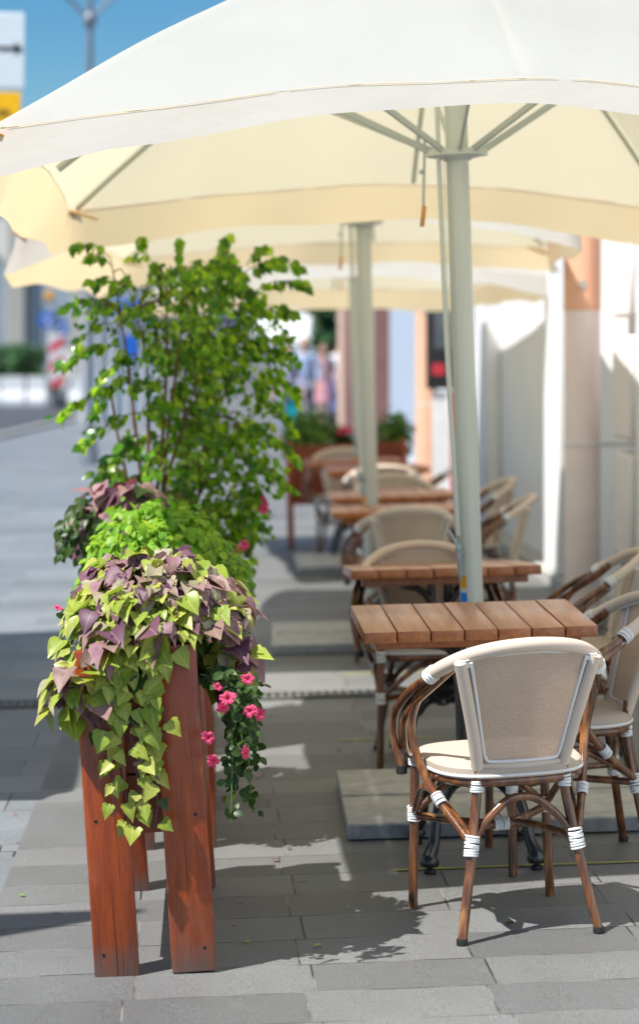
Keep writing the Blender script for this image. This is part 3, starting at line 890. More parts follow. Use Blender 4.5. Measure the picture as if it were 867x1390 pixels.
GU = 'cream parasols in a row over the terrace'
u1 = make_umbrella('parasol', 'nearest cream parasol, its canopy filling the top of the photo', 1.46, 1.76, cz=2.215, mz=2.318, mzb=2.285, rdrop=.08, hxr=1.12, drops=(.125, .20, .145, .20), group=GU, seed=1)
lean(u1, .935, 7.87, 0, 0, R(-1.9))
u2 = make_umbrella('parasol', 'middle cream parasol, seen below the nearest canopy on a pole rising behind the third table', 1.55, 1.76, cz=2.17, mz=2.29, mzb=2.24, hxr=1.06, drops=(.14, .18, .13, .24), group=GU, seed=4, billow=.14)
lean(u2, .885, 12.18, R(-6), 0, R(-1.6))
u3 = make_umbrella('parasol', 'farthest cream parasol, mostly hidden behind the two in front of it', 1.5, 1.76, cz=2.03, mz=2.12, apex=2.85, hxr=1.1, drops=(.12, .16, .16, .18), hub=2.10, group=GU, seed=7)
lean(u3, 1.12, 16.6, R(3), 0, R(-1.0))
u4 = make_umbrella('parasol', 'wide unseen cream parasol added left of the planters to shade the walk', 1.75, 2.3, apex=3.15, detail=False, group=None, seed=9)  # unseen parasol, added to cast the straight-edged shade on the left walk
lean(u4, -3.38, 9.95, 0, 0, 0)
sb = MB(); sb.box((0, 0, .025), (1.0, 1.0, .05), None, .006); sbo = sb.build('paving_base', M['concrete'])
sbo.location = (-3.38, 9.95, gz(-2.5)+.002); tag(sbo, 'concrete base slab under the unseen parasol added left of the planters', 'base')

def make_base(label, x, y, rz):
    t = thing('slab_stand', label, 'slab stand', group='concrete slab stands of the parasols')
    random.seed(int(y*10))
    for (sx, sy) in ((-1, -1), (1, -1), (1, 1), (-1, 1)):
        h = .052 if sy < 0 else .058
        m = MB(); m.box((sx*.2515, sy*.2265, h/2+.002), (.497, .447, h), (0, 0, random.uniform(-.004, .004)), .005, seg=2)
        m.build('slab', [M['concrete']], t)
    m = MB()
    for sy in (-1,): m.box((0, -.456, .028), (.99, .008, .044), None, .002)
    m.build('edge_strip', M['slabside'], t)
    put(t, x, y, rz)
    return t
make_base('pale concrete slab base under the nearest parasol pole, partly sunlit at its left corner', .95, 7.72, R(-1))
make_base('concrete slab base of the middle parasol, left of the second table legs', .83, 12.15, R(-2))
make_base('small blurred slab base of the farthest parasol', 1.12, 16.3, 0)

# ------------------------------------------------------------------ leaves
def lf_shape(kind):
    if kind == 'vine':      # pointed, shoulder lobes
        L = [(0, .06), (.14, -.08), (.34, -.10), (.52, .07), (.42, .23), (.43, .36), (.30, .54), (.14, .78), (0, 1.0)]
    elif kind == 'heart':
        L = [(0, .04), (.18, -.07), (.38, .02), (.46, .2), (.40, .42), (.25, .66), (.10, .85), (0, 1.0)]
    elif kind == 'ficus':
        L = [(0, 0), (.14, .06), (.27, .25), (.31, .45), (.22, .68), (.09, .86), (0, 1.0)]
    else:                    # small round
        L = [(0, 0), (.22, .08), (.38, .32), (.38, .6), (.22, .86), (0, 1.0)]
    return L
def add_leaf(m, pos, tip, nrm, size, kind='ficus', mat=0, fold=.25, droop=.25, width=1.0):
    tip = Vector(tip).normalized(); nrm = Vector(nrm)
    nrm = (nrm - tip*nrm.dot(tip))
    if nrm.length < 1e-4: nrm = Vector((0, -1, .2))
    nrm.normalize(); sd_ = tip.cross(nrm)
    L = lf_shape(kind); n = len(L); pos = Vector(pos)
    vs = []; uv = []
    def P(x, y):
        return pos + (sd_*x*width + tip*y + nrm*(fold*abs(x) - droop*y*y*0.6))*size
    spine = [P(0, y) for (_, y) in L]
    vs += spine; uv += [(.5, max(0, y)) for (_, y) in L]
    for s in (1, -1):
        for (x, y) in L[1:-1]:
            vs.append(P(s*x, y)); uv.append((.5+s*x, y))
    # spine y must stay monotone: use clamped outline y
    fs = []
    k = n-2
    for s in (0, 1):
        o = n + s*k
        f1 = (0, 1, o) if s == 0 else (1, 0, o)
        fs.append(f1)
        for i in range(k-1):
            a, b = 1+i, 2+i
            fs.append((a, b, o+i+1, o+i) if s == 0 else (b, a, o+i, o+i+1))
        fs.append((k, n-1, o+k-1) if s == 0 else (n-1, k, o+k-1))
    m.add(vs, fs, mat, uv)

def jit(v, a):
    return Vector(v) + Vector((random.uniform(-a, a), random.uniform(-a, a), random.uniform(-a, a)))

def mound(m, c, rad, n, size, kind, matf, up=.4, floor=-.15, sq=1.0, inner=.10, front_bias=.0, fold=.25):
    for i in range(n):
        z = random.uniform(floor, 1.0); a = random.uniform(0, 2*PI)
        r = math.sqrt(max(0, 1-z*z))
        d = Vector((r*math.cos(a), r*math.sin(a), z))
        if random.random() < front_bias and d.y > 0: d.y = -d.y
        k = random.uniform(1-inner, 1.03)*(1 + .10*math.sin(a*3+1.3)*math.sin(z*5))
        p = Vector((c[0]+d.x*rad[0]*k, c[1]+d.y*rad[1]*k, c[2]+d.z*rad[2]*k))
        nr = Vector((d.x/rad[0], d.y/rad[1], d.z/rad[2])).normalized()
        nr = (nr + Vector((-.25, -.35, up))).normalized()
        tipd = Vector((d.x, d.y-.25, -.35-.5*(1-z))) + jit((0, 0, 0), .55)
        add_leaf(m, p, tipd, jit(nr, .35), random.uniform(*size), (kind if kind != 'vine' or random.random() < .6 else 'heart'), matf(p, d), fold*random.uniform(.2, 2.2), random.uniform(-.15, .9), random.uniform(.8, 1.15))

def flower(parent, p, d, size, name='flower'):
    d = Vector(d).normalized()
    q = Vector((0, 0, 1)).rotation_difference(d)
    m = MB(); n = 40; rings = [(0.07, -.55), (.12, -.30), (.26, -.08), (.52, .02), (.78, .03), (1.0, -.04)]
    vs = []; uv = []
    ph = random.uniform(0, 6); sag = random.uniform(-.25, .1); sq_ = random.uniform(.72, 1.0); dep = random.uniform(.22, .36)
    amp = [random.uniform(.85, 1.1) for _ in range(5)]
    for (r, z) in rings:
        for k in range(n):
            a = 2*PI*k/n
            seg = int((a/(2*PI)*5)) % 5; t_ = a/(2*PI)*5 - int(a/(2*PI)*5)
            lob = (1 - dep*abs(2*t_-1)**3*(r > .3)*r)*(amp[seg]*(1-abs(2*t_-1)**4)+1.0*abs(2*t_-1)**4 if r > .3 else 1)
            rr = r*lob*size/2
            zz = (z*.8 + (.10*math.sin(11*a+ph) + .06*math.sin(7*a+ph*2))*r*r*.7 + sag*r*r*math.cos(a-ph)*.8 - .10*r*abs(2*t_-1)**2)*size
            vs.append(Vector(p) + q @ Vector((rr*math.cos(a+ph), rr*math.sin(a+ph)*sq_, zz))); uv.append((.5 + (t_-.5)*r, r*.6))
    fs = [(j*n+k, j*n+(k+1) % n, (j+1)*n+(k+1) % n, (j+1)*n+k) for j in range(len(rings)-1) for k in range(n)]
    fs.append(tuple(reversed(range(n))))
    m.add(vs, fs, 0, uv)
    return m.build(name, M['petunia'], parent, angle=180)

# ------------------------------------------------------------------ planters
def make_planter(name, label, group, L=.95, W=.312, Ht=.84):
    t = thing(name, label, 'planter', group=group)
    th = .045; pw = .114
    for (sx, sy) in ((-1, -1), (1, -1), (1, 1), (-1, 1)):
        m = MB(); m.box((sx*(W/2-pw/2), sy*(L/2-th/2), Ht/2), (pw, th, Ht), None, .004, seg=2)
        # screw heads as small dents on the face
        o = m.build('leg', M['planter'], t)
        for (dx, z) in ((sx*.03, Ht-.045), (sx*.028, Ht*.48), (-sx*.02, Ht-.03), (sx*.03, .06)):
            s = MB(); s.lathe([(.0045, 0), (.0045, .0015), (.002, .0005)], (sx*(W/2-pw/2)+dx, sy*(L/2-.0005), z), 10, axis=(0, sy, 0)); s.build('screw', M['black_metal'], o)
    zb, zt = Ht*.42, Ht-.02; nb = 3; bh = (zt-zb)/nb
    for sy in (-1, 1):
        m = MB()
        for i in range(nb): m.box((0, sy*(L/2-th-.0125), zb+bh*(i+.5)), (W-.02, .022, bh-.004), None, .002)
        m.build('end_panel', M['planter_board'], t)
    for sx in (-1, 1):
        m = MB()
        for i in range(nb): m.box((sx*(W/2-.013), 0, zb+bh*(i+.5)), (.022, L-2*th-.052, bh-.004), None, .002)
        m.build('side_panel', M['planter_board'], t)
    m = MB(); m.box((0, 0, zb+.02), (W-.055, L-.15, .02)); m.build('bottom', M['planter_board'], t)
    m = MB(); m.box((0, 0, zt-.05), (W-.056, L-.15, .04), None, .01); m.build('soil', M['soil'], t)
    return t
GP = 'red timber planters edging the terrace'
p1 = make_planter('wooden_planter', 'nearest red brown timber planter on tall board legs, lime vine spilling down its end', GP)
PLX = -.135
def putp(t, x, y, rz=0, ry=R(-3.7)):
    t.location = (x, y, gz(x)); t.rotation_euler = (Matrix.Rotation(ry, 3, 'Y') @ Matrix.Rotation(rz, 3, 'Z')).to_euler()
putp(p1, -.139, 6.27)
p2 = copy_tree(p1); p2['label'] = 'second timber planter, behind the lime and purple vine, holding bright small leaved herbs'; putp(p2, -.135, 7.72, 0, R(-1.8))
p3 = copy_tree(p1); p3['label'] = 'third timber planter in the left row, holding the tall leafy weeping figs'; putp(p3, -.14, 9.35, 0, R(-1.6))
p4 = copy_tree(p1); p4['label'] = 'far timber planter set crosswise at the terrace end, left of the second pole'
x4, y4 = at(474, 745); putp(p4, x4, y4+.15, R(90), R(-1.4))

TOPS = -math.tan(R(3.7))*.8
# sweet potato vine
random.seed(21)
vx = -.128 + TOPS + .040
vine = thing('sweet_potato_vine', 'lime and purple trailing vine heaped over the front end of the nearest planter', 'plant', (vx, 6.05, .78))
fm = MB()
def vmat(p, d):
    r = random.random()
    topness = d.z + .25*(d.x) - .25*(d.y < -.5)
    if topness > .30: return 1 if r < .22 else (2 if r < .66 else 0)
    return 2 if r < .26 else (1 if r < .36 else 0)
mound(fm, (-.005, .03, .085), (.245, .31, .185), 1000, (.030, .066), 'vine', vmat, inner=.30, floor=.05, front_bias=.5)
mound(fm, (-.005, .03, .02), (.19, .27, .17), 300, (.045, .07), 'vine', lambda p, d: 3 if random.random() < .75 else 0, inner=.5, floor=-.1)  # shade deep in the heap put into colour: mostly dark green leaves
# left overhang and right spill
for (cx, cy, cz_, rx, n) in ((-.225, -.20, -.07, .055, 30), (-.18, -.25, -.02, .08, 28), (.19, -.08, -.01, .07, 30), (-.19, -.05, .02, .08, 26), (-.10, -.24, .06, .07, 30), (.0, -.24, .08, .07, 16)):
    mound(fm, (cx, cy, cz_), (rx, .10, .075), n, (.05, .08), 'vine', vmat, inner=.4, floor=-.8, front_bias=.6)
st = MB()
# trailing strands down the front face
yf = 5.80 - 6.05
for i, (x0, x1, zend) in enumerate(((-.125, -.10, -.31), (-.08, -.065, -.41), (-.04, -.045, -.405), (.0, -.01, -.34), (.03, .012, -.30), (-.10, -.085, -.37), (.02, .02, -.12), (-.15, -.145, -.19), (.02, .0, -.40), (-.06, -.03, -.43))):
    pts = []; nn = 9
    for k in range(nn):
        q = k/(nn-1)
        pts.append(Vector((x0-.010+(x1-x0)*q+.012*math.sin(q*7+i), yf-.03-.012*math.sin(q*5+i*2)+.012*q, .05+(zend-.05)*q)))
    st.tube(pts, .0022, 6, 4)
    nl = int(abs(zend-.05)/.043)
    for k in range(nl):
        q = (k+random.random()*.6)/nl; seg = q*(nn-1); a = int(seg); p = pts[a].lerp(pts[min(a+1, nn-1)], seg-a)
        side = random.choice((-1, 1))
        p = p + Vector((side*random.uniform(.0, .02), -random.uniform(.012, .045), random.uniform(-.01, .01)))
        tipd = Vector((side*random.uniform(.05, .9), -.35, -random.uniform(.5, 1.1)))
        mt = (2 if random.random() < .5 else 3) if (random.random() < .10) else 0
        add_leaf(fm, p, tipd, (side*random.uniform(-.3, .4), -1, random.uniform(.2, .9)), random.uniform(.034, .066)*(1-.25*q), 'vine', mt, random.uniform(.05, .5), random.uniform(-.1, .7), random.uniform(.8, 1.15))
# stems in the heap
for i in range(26):
    a = random.uniform(0, 2*PI); e = Vector((.26*math.cos(a), .30*math.sin(a), random.uniform(-.08, .2)))
    st.tube([(0, 0, -.05), (e.x*.4, e.y*.4, .10), tuple(e)], .0025, 5, 4)
vf = fm.build('foliage', [M['lf_lime'], M['lf_pale'], M['lf_purple'], M['lf_dark']], vine, angle=180)
st.build('stem', M['stem_purple'], vine)

def petunia(label, loc, stems, flowers, nleaf=8, grp=None, leafsize=(.018, .034)):
    t = thing('petunia', label, 'plant', loc, group=grp)
    m = MB(); s = MB()
    for pts in stems:
        s.tube(pts, .0022, 6, 4)
        P = [Vector(p) for p in pts]
        L = sum((P[i+1]-P[i]).length for i in range(len(P)-1)); n = int(L/.0095)
        for k in range(n):
            q = k/n*(len(P)-1); a = int(q); p = P[a].lerp(P[a+1], q-a)
            p = jit(p, .018)
            add_leaf(m, p, jit((random.uniform(-1, 1), -.4, -.4), .6), jit((-.2, -.8, .5), .6), random.uniform(*leafsize), 'round', 0, .2, .3)
    m.build('foliage', M['lf_dark'], t, angle=180); s.build('stem', M['stem_green'], t)
    for (p, d, sz) in flowers:
        d = Vector((d[0]*1.6+random.uniform(-.5, .7), -1.0, d[2]*.8+random.uniform(-.5, .6))); flower(t, p+Vector((0, -.03, 0)), d, sz*.86)
    return t
random.seed(5)
def px2(px, py, D):
    """point at photo pixel and camera distance"""
    X, Y = col(px, D); return Vector((X, Y, H - (py-473.0)*D/F))
b1 = Vector((.02, 6.2, .74))
def rel(px, py, D, b): return px2(px, py, D) - b
stems = []
for i in range(22):
    x0 = random.uniform(0, .03); y0 = random.uniform(-.42, .35); L = random.uniform(.12, .36); o = random.uniform(-.01, .075)
    stems.append([(x0-.05, y0, .02), (x0+.01+o*.3, y0-.01, .0), (x0+.02+o*.7, y0-.02, -L*.45), (x0+.02+o, y0-.03, -L)])
stems.append([(0, -.2, .0), tuple(rel(320, 950, 5.75, b1)), tuple(rel(345, 985, 5.75, b1)), tuple(rel(335, 1020, 5.75, b1))])
stems.append([(0, -.2, .0), tuple(rel(312, 915, 5.75, b1)), tuple(rel(335, 925, 5.75, b1)), tuple(rel(350, 968, 5.76, b1))])
fl = [(rel(px, py, D, b1), jit((.1, -1, .25), .35), sz) for (px, py, D, sz) in
      ((336, 919, 5.72, .046), (309, 945, 5.70, .052), (338, 963, 5.72, .046), (353, 967, 5.74, .042), (334, 1019, 5.72, .042), (283, 999, 5.72, .048),
       (290, 1030, 5.72, .045), (303, 958, 5.72, .045), (296, 930, 5.74, .035))]
petunia('trailing pink petunia hanging down the right side of the nearest planter', b1, stems, fl)
bt = Vector((-.15, 6.1, .86))
stems = [[(0, 0, 0), tuple(rel(px, py+6, D, bt)*.6), tuple(rel(px, py+4, D, bt))] for (px, py, D) in ((147, 770, 6.1), (178, 759, 6.25), (196, 772, 6.1), (216, 789, 6.0), (202, 797, 5.95), (80, 823, 6.0), (281, 806, 6.0))]
fl = [(rel(px, py, D, bt), jit((.0, -.9, .6), .3), sz) for (px, py, D, sz) in ((147, 770, 6.1, .042), (178, 759, 6.2, .036), (196, 772, 6.1, .03), (216, 789, 5.98, .034), (203, 797, 5.94, .026), (80, 823, 5.95, .032), (281, 806, 5.95, .03), (190, 790, 6.0, .024))]
petunia('small pink petunia flowering up through the top of the lime and purple vine', bt, stems, fl, leafsize=(.018, .03))

# second planter: herbs
random.seed(31)
hb = thing('herb_mound', 'bright green small leaved herb filling the second planter behind the vine', 'plant', (-.165, 7.55, .78))
m = MB()
mound(m, (0, .0, .0), (.28, .50, .285), 2600, (.024, .042), 'round', lambda p, d: 0, inner=.28, floor=-.35, front_bias=.45)
mound(m, (.17, .05, -.06), (.12, .38, .22), 700, (.022, .040), 'round', lambda p, d: 0 if random.random() < .6 else 1, inner=.4, floor=-.9)
for i in range(9):
    a = random.uniform(-.2, .2); mound(m, (a, random.uniform(-.3, .3), .25), (.05, .06, .06), 40, (.022, .04), 'round', lambda p, d: 0, inner=.6, floor=-1)
m.build('foliage', [M['lf_mint'], M['lf_dark']], hb, angle=180)
s = MB()
for i in range(30):
    a = random.uniform(0, 2*PI); e = Vector((.24*math.cos(a), .42*math.sin(a), random.uniform(.02, .2)))
    s.tube([(0, e.y*.3, -.05), (e.x*.5, e.y*.6, .10), tuple(e)], .002, 5, 3)
s.build('stem', M['stem_green'], hb)
cb = Vector((-.25, 8.12, .82))
co = thing('coleus', 'dark purple leaved plant at the back of the second planter, below the weeping figs', 'plant', cb)
m = MB()
mound(m, (-.06, 0, .13), (.20, .20, .17), 260, (.05, .085), 'heart', lambda p, d: 0 if random.random() < .8 else 1, inner=.4, floor=-.4)
m.build('foliage', [M['lf_purple'], M['lf_dark']], co, angle=180)
s = MB()
for i in range(10):
    a = random.uniform(0, 2*PI); s.tube([(0, 0, -.05), (.08*math.cos(a), .08*math.sin(a), .08), (.15*math.cos(a), .15*math.sin(a), .18)], .004, 6, 4)
s.build('stem', M['stem_purple'], co)
# dark trailing sprigs on the left
tb_ = Vector((-.34, 8.0, .80)); m = MB(); s = MB()
tr = thing('trailing_ivy', 'dark green trailing sprigs hanging over the left side of the second planter', 'plant', tb_)
for (px, py, px2_, py2_) in ((100, 690, 85, 760), (125, 700, 92, 745), (140, 705, 110, 760), (160, 715, 128, 770), (120, 680, 100, 720), (150, 730, 118, 780), (170, 700, 140, 760)):
    a = rel(px, py, 7.9, tb_); b_ = rel(px2_, py2_, 7.8, tb_)
    pts = [Vector((.04, .0, 0)), a, a.lerp(b_, .5)+Vector((-.02, 0, .0)), b_]
    s.tube(pts, .0018, 5, 4)
    for k in range(22):
        q = .8+2.2*k/22; i = min(2, int(q)); p = jit(pts[i].lerp(pts[i+1], q-i), .022)
        add_leaf(m, p, jit((-.3, -.3, -.6), .5), jit((-.2, -.8, .5), .5), random.uniform(.028, .05), 'ficus', 0)
m.build('foliage', M['lf_dark'], tr, angle=180); s.build('stem', M['stem_green'], tr)
bp2 = Vector((.03, 8.0, .74)); stems = []
for i in range(8):
    x0 = random.uniform(0, .02); y0 = random.uniform(-.4, .5); L = random.uniform(.12, .3)
    stems.append([(x0-.03, y0, .04), (x0+.03, y0, .0), (x0+.06, y0, -L)])
petunia('trailing petunia on the right side of the second planter, smaller pink flowers', bp2, stems,
        [(rel(px, py, D, bp2), jit((.1, -1, .3), .3), .05) for (px, py, D) in ((333, 738, 8.4), (325, 745, 8.3))])
bp3 = Vector((.03, 9.4, .76)); stems = []
for i in range(8):
    x0 = random.uniform(0, .03); y0 = random.uniform(-.4, .4); L = random.uniform(.05, .25)
    stems.append([(x0-.03, y0, .06), (x0+.05, y0, .03), (x0+.09, y0, -L)])
petunia('pink petunia on the right side of the third planter under the weeping figs', bp3, stems,
        [(rel(px, py, D, bp3), jit((.1, -1, .3), .3), .055) for (px, py, D) in ((360, 682, 9.4), (358, 690, 9.3), (352, 672, 9.5))])

# ------------------------------------------------------------------ weeping figs
def inpoly(x, y, P):
    r = False; j = len(P)-1
    for i in range(len(P)):
        if (P[i][1] > y) != (P[j][1] > y) and x < (P[j][0]-P[i][0])*(y-P[i][1])/(P[j][1]-P[i][1]) + P[i][0]: r = not r
        j = i
    return r
def fig(label, base, stems, poly, ntw, sprigs, D, group, seed):
    """stems: (px, py) tips of the main branches; poly: outline of the dense crown; sprigs: outlying drooping branches"""
    random.seed(seed)
    t = thing('weeping_fig', label, 'potted tree', base, group=group)
    tr = MB(); lf = MB(); tw = MB()
    bx = Vector(base); spine = []
    for (px, py) in stems:
        e = px2(px, py, D + random.uniform(-.1, .2)) - bx
        st_ = Vector((random.uniform(-.03, .03), random.uniform(-.05, .05), -.05))
        q = Vector((e.x*.35+random.uniform(-.04, .04), e.y*.3, e.z*.4)); r2 = q.lerp(e, .5)+Vector((random.uniform(-.03, .03), 0, .06))
        tr.tube([st_, q, r2, e], [.010, .0075, .005, .002], 8, 5)
        for k in range(12):
            u = .3 + .7*k/11
            spine.append(st_.lerp(q, min(1, u*3)) if u < .33 else (q.lerp(r2, (u-.33)*3) if u < .67 else r2.lerp(e, min(1, (u-.67)*3))))
    def twig(p0, L, d, n, sz):
        p1 = p0 + d*L*.5 + Vector((0, 0, L*.12)); p2 = p1 + Vector((d.x*L*.5, d.y*L*.5, d.z*L*.2 - L*.38))
        tw.tube([p0, p1, p2], [.0020, .0015, .0008], 5, 4)
        for i in range(n):
            u = (i+random.random())/n; p = (p0.lerp(p1, u*2) if u < .5 else p1.lerp(p2, u*2-1))
            p = jit(p, .017)
            tipd = Vector((d.x*.5+random.uniform(-.8, .8), d.y*.5+random.uniform(-.8, .8), -.7+random.uniform(-.5, .45)))
            add_leaf(lf, p, tipd, jit((-.3, -.5, .6), .8), random.uniform(*sz), 'ficus', 0, .16, .35, 1.15)
    xs_ = [p[0] for p in poly]; ys_ = [p[1] for p in poly]; made = 0
    holes = [(random.uniform(min(xs_), max(xs_)), random.uniform(min(ys_), max(ys_)), random.uniform(9, 19)) for _ in range(15)]
    while made < ntw:
        px, py = random.uniform(min(xs_), max(xs_)), random.uniform(min(ys_), max(ys_))
        if not inpoly(px, py, poly): continue
        if any(math.hypot(px-a, py-b) < c for a, b, c in holes) and random.random() < .85: continue
        made += 1
        p = px2(px, py, D + random.uniform(-.28, .30)) - bx
        near = min(spine, key=lambda q: (q-p).length)
        d = (p-near); d = (d.normalized() if d.length > .02 else Vector((0, 0, 1))) + jit((-.05, -.15, .1), .7); d.normalize()
        if made % 3 == 0: tw.tube([near, near.lerp(p, .5)+Vector((0, 0, .03)), p], [.0035, .0025, .002], 5, 4)
        twig(p - d*.05, random.uniform(.09, .19), d, 11, (.024, .050))
    for (a, b, c, dd) in sprigs:       # start px, py -> end px, py
        p0 = px2(a, b, D-.15) - bx; p1 = px2(c, dd, D-.25) - bx
        pts = [p0, p0.lerp(p1, .4)+Vector((0, 0, .035)), p0.lerp(p1, .75)+Vector((0, 0, .02)), p1]
        tw.tube(pts, [.0028, .002, .0015, .0008], 5, 5)
        Ln = (p1-p0).length; n = int(Ln/.0105)
        for i in range(n):
            u = (.15+.85*(i+random.random())/n)*3; k = min(2, int(u)); p = jit(pts[k].lerp(pts[k+1], u-k), .014)
            d = (p1-p0).normalized()
            add_leaf(lf, p, Vector((d.x*.6, d.y, -.6)) + jit((0, 0, 0), .6), jit((-.3, -.6, .5), .7), random.uniform(.036, .062), 'ficus', 0, .16, .35, 1.1)
    tr.build('trunk', M['stem_brown'], t); tw.build('twig', M['stem_brown'], t)
    lf.build('foliage', M['lf_ficus'], t, angle=180)
    return t
GF = 'weeping figs in the third planter'
fig('weeping fig with sparse drooping left branches and bare brown stems in the third planter', (-.24, 9.15, .78),
    [(150, 350), (185, 420), (225, 380), (250, 420), (150, 520), (265, 520)],
    [(140, 345), (185, 335), (240, 370), (285, 350), (300, 450), (290, 600), (285, 720), (160, 725), (140, 670), (190, 590), (180, 520), (165, 500), (135, 420)], 165,
    [(150, 350, 98, 335), (165, 420, 95, 415), (160, 470, 85, 500), (180, 500, 120, 570), (175, 520, 78, 568), (190, 560, 112, 608), (200, 600, 128, 650), (200, 640, 150, 690), (150, 440, 105, 470), (215, 660, 160, 700),
     (190, 590, 150, 630), (185, 480, 130, 525), (150, 360, 120, 350), (200, 350, 190, 325), (240, 360, 245, 325), (170, 390, 120, 385)], 9.2, GF, 11)
fig('dense weeping fig with its crown leaning over the walkway, right one in the third planter', (-.12, 9.5, .78),
    [(280, 370), (320, 400), (345, 470), (350, 560), (300, 480), (340, 640)],
    [(250, 360), (310, 345), (340, 380), (355, 420), (368, 450), (374, 540), (358, 620), (352, 700), (345, 740), (260, 720), (235, 600), (245, 450)], 270,
    [(330, 370, 405, 360), (340, 400, 412, 385), (350, 430, 398, 425), (360, 480, 404, 490), (370, 520, 408, 540), (365, 560, 398, 590), (360, 600, 402, 622), (350, 640, 395, 665), (345, 700, 338, 765), (300, 350, 305, 322), (335, 360, 365, 335), (360, 470, 395, 460)], 9.55, GF, 12)

# far planter bushes
def bush(name, label, base, rad, n, size, mats, flowers=0, cat='bush'):
    random.seed(int(base[0]*100)+n)
    t = thing(name, label, cat, base)
    m = MB(); mound(m, (0, 0, rad[2]*.35), rad, n, size, 'round', lambda p, d: 0, inner=.6, floor=-.6)
    m.build('foliage', mats, t, angle=180)
    s = MB()
    for i in range(12):
        a = random.uniform(0, 2*PI); s.tube([(0, 0, -.04), (rad[0]*.3*math.cos(a), rad[1]*.3*math.sin(a), rad[2]*.5), (rad[0]*.8*math.cos(a), rad[1]*.8*math.sin(a), rad[2]*.9)], .004, 5, 3)
    s.build('stem', M['stem_brown'], t)
    for i in range(flowers):
        a = random.uniform(0, 2*PI); r = random.uniform(0, .9)
        flower(t, (rad[0]*r*math.cos(a), rad[1]*r*math.sin(a)-.05, rad[2]*(1.25-.3*r)), jit((0, -.6, .8), .3), .08)
    return t
def topz(x, y): return .78+gz(x)
X_, Y_ = col(420, 18.1); bush('low_bush', 'feathery green bush on the left of the far crosswise planter', (X_, Y_, topz(X_, Y_)), (.22, .18, .24), 800, (.03, .06), [M['lf_bush']])
X_, Y_ = col(470, 18.15); bush('geranium', 'pink flowering plant between the two bushes of the far planter', (X_, Y_, topz(X_, Y_)), (.13, .12, .12), 260, (.03, .05), [M['lf_dark']], 16, 'plant')
X_, Y_ = col(534, 18.2); bush('low_bush', 'round green bush just right of the second pole', (X_, Y_, topz(X_, Y_)), (.15, .13, .22), 520, (.03, .05), [M['lf_bush']])

random.seed(77)
m = MB()
for i in range(34):
    x = random.gauss(.12, .35); y = random.uniform(5.6, 11.5)
    if x > 1.4: continue
    k = random.random()
    add_leaf(m, (x, y, gz(x)+.006), (random.uniform(-1, 1), random.uniform(-1, 1), .03), (0, 0, 1), random.uniform(.015, .035), 'ficus' if k < .7 else 'round', 0 if k < .35 else (1 if k < .88 else 2), random.uniform(.0, .3), random.uniform(-.2, .2))
tag(m.build('fallen_leaves', [M['lf_ficus'], M['stem_brown'], M['petunia']], angle=180), kind='stuff')

# ------------------------------------------------------------------ the cafe building along the terrace
WX = 2.36
bd = thing('cafe_building', 'long white plastered building along the right side of the terrace', 'building', (WX, 0, 0))
def bpart(name, mat, spans, parent=bd, bevel=0.0):
    m = MB()
    for (x0, x1, y0, y1, z0, z1) in spans: m.span(x0-WX, x1-WX, y0, y1, z0, z1, bevel)
    return m.build(name, mat, parent)
bpart('wall', M['wall'], [(WX, WX+6, -3, 24, -.2, 8.0)])
bpart('plinth', M['plinth'], [(WX-.16, WX-.002, -3, 11.0, -.2, .14), (WX-.16, WX-.002, 12.35, 24, -.2, .14)], bevel=.008)
bpart('cornice', M['wall'], [(WX-.25, WX-.002, -3, 24, 6.2, 6.5)], bevel=.02)
for (y0, y1, pr) in ((10.2, 11.62, .16), (14.35, 15.05, .13), (18.3, 19.1, .13), (22.4, 23.2, .13)):
    bpart('pilaster', M['wall'], [(WX-pr, WX-.003, y0, y1, .145, 6.19)], bevel=.012)
for (z0, z1) in ((.45, 1.0), (1.08, 1.63), (1.73, 2.30), (2.4, 2.95)):
    bpart('quoin', M['wall_pink'], [(WX-.17, WX-.004, 11.72, 12.25, z0+.04, z1+.04)], bevel=.015)
for (y0, y1) in ((12.75, 13.7), (15.75, 17.6), (19.7, 21.4), (6.0, 8.5)):
    fr = bpart('window', M['white_paint'], [(WX-.05, WX-.005, y0, y0+.09, 2.55, 4.3), (WX-.05, WX-.005, y1-.09, y1, 2.55, 4.3), (WX-.05, WX-.005, y0+.09, y1-.09, 4.21, 4.3), (WX-.05, WX-.005, y0+.09, y1-.09, 2.55, 2.64), (WX-.045, WX-.005, (y0+y1)/2-.03, (y0+y1)/2+.03, 2.64, 4.21)])
    bpart('pane', M['glass_grey'], [(WX-.015, WX-.006, y0+.09, y1-.09, 2.64, 4.21)], fr)

def downpipe(label, x, y, r, split, group='downpipes on the white building'):
    t = thing('downpipe', label, 'downpipe', (x, y, gz(x)), group=group)
    m = MB(); m.tube([(0, 0, .12), (0, 0, split)], r, 28, 0); m.tube([(0, -.02, .02), (0, 0, .12)], r*1.02, 28, 0); m.build('lower_pipe', M['pipe_pink'] if split > .5 else M['pipe_peach'], t)
    m = MB(); m.tube([(0, 0, split+.001), (0, 0, 6.1)], r*1.03, 28, 0); m.build('upper_pipe', M['pipe_peach'], t)
    m = MB()
    for z in (1.02, 3.2, 5.0):
        m.tube([(r*1.02*math.cos(a*PI/12), r*1.02*math.sin(a*PI/12), z) for a in range(0, 25)], .006, 6, 0, cap=False)
        m.tube([(r*.9, 0, z), (WX-x+.0, 0, z)], .011, 8, 0)
    m.build('bracket', M['white_paint'], t)
    m = MB(); m.box((-r*.15, -r*1.045, 1.9), (.035, .004, .05)); m.build('peeled_patch', M['plinth'], t)
    m = MB(); m.box((r*.4, -r*.93, 2.28), (.02, .02, .03), (0, 0, R(25))); m.build('peeled_patch', M['plinth'], t)
    return t
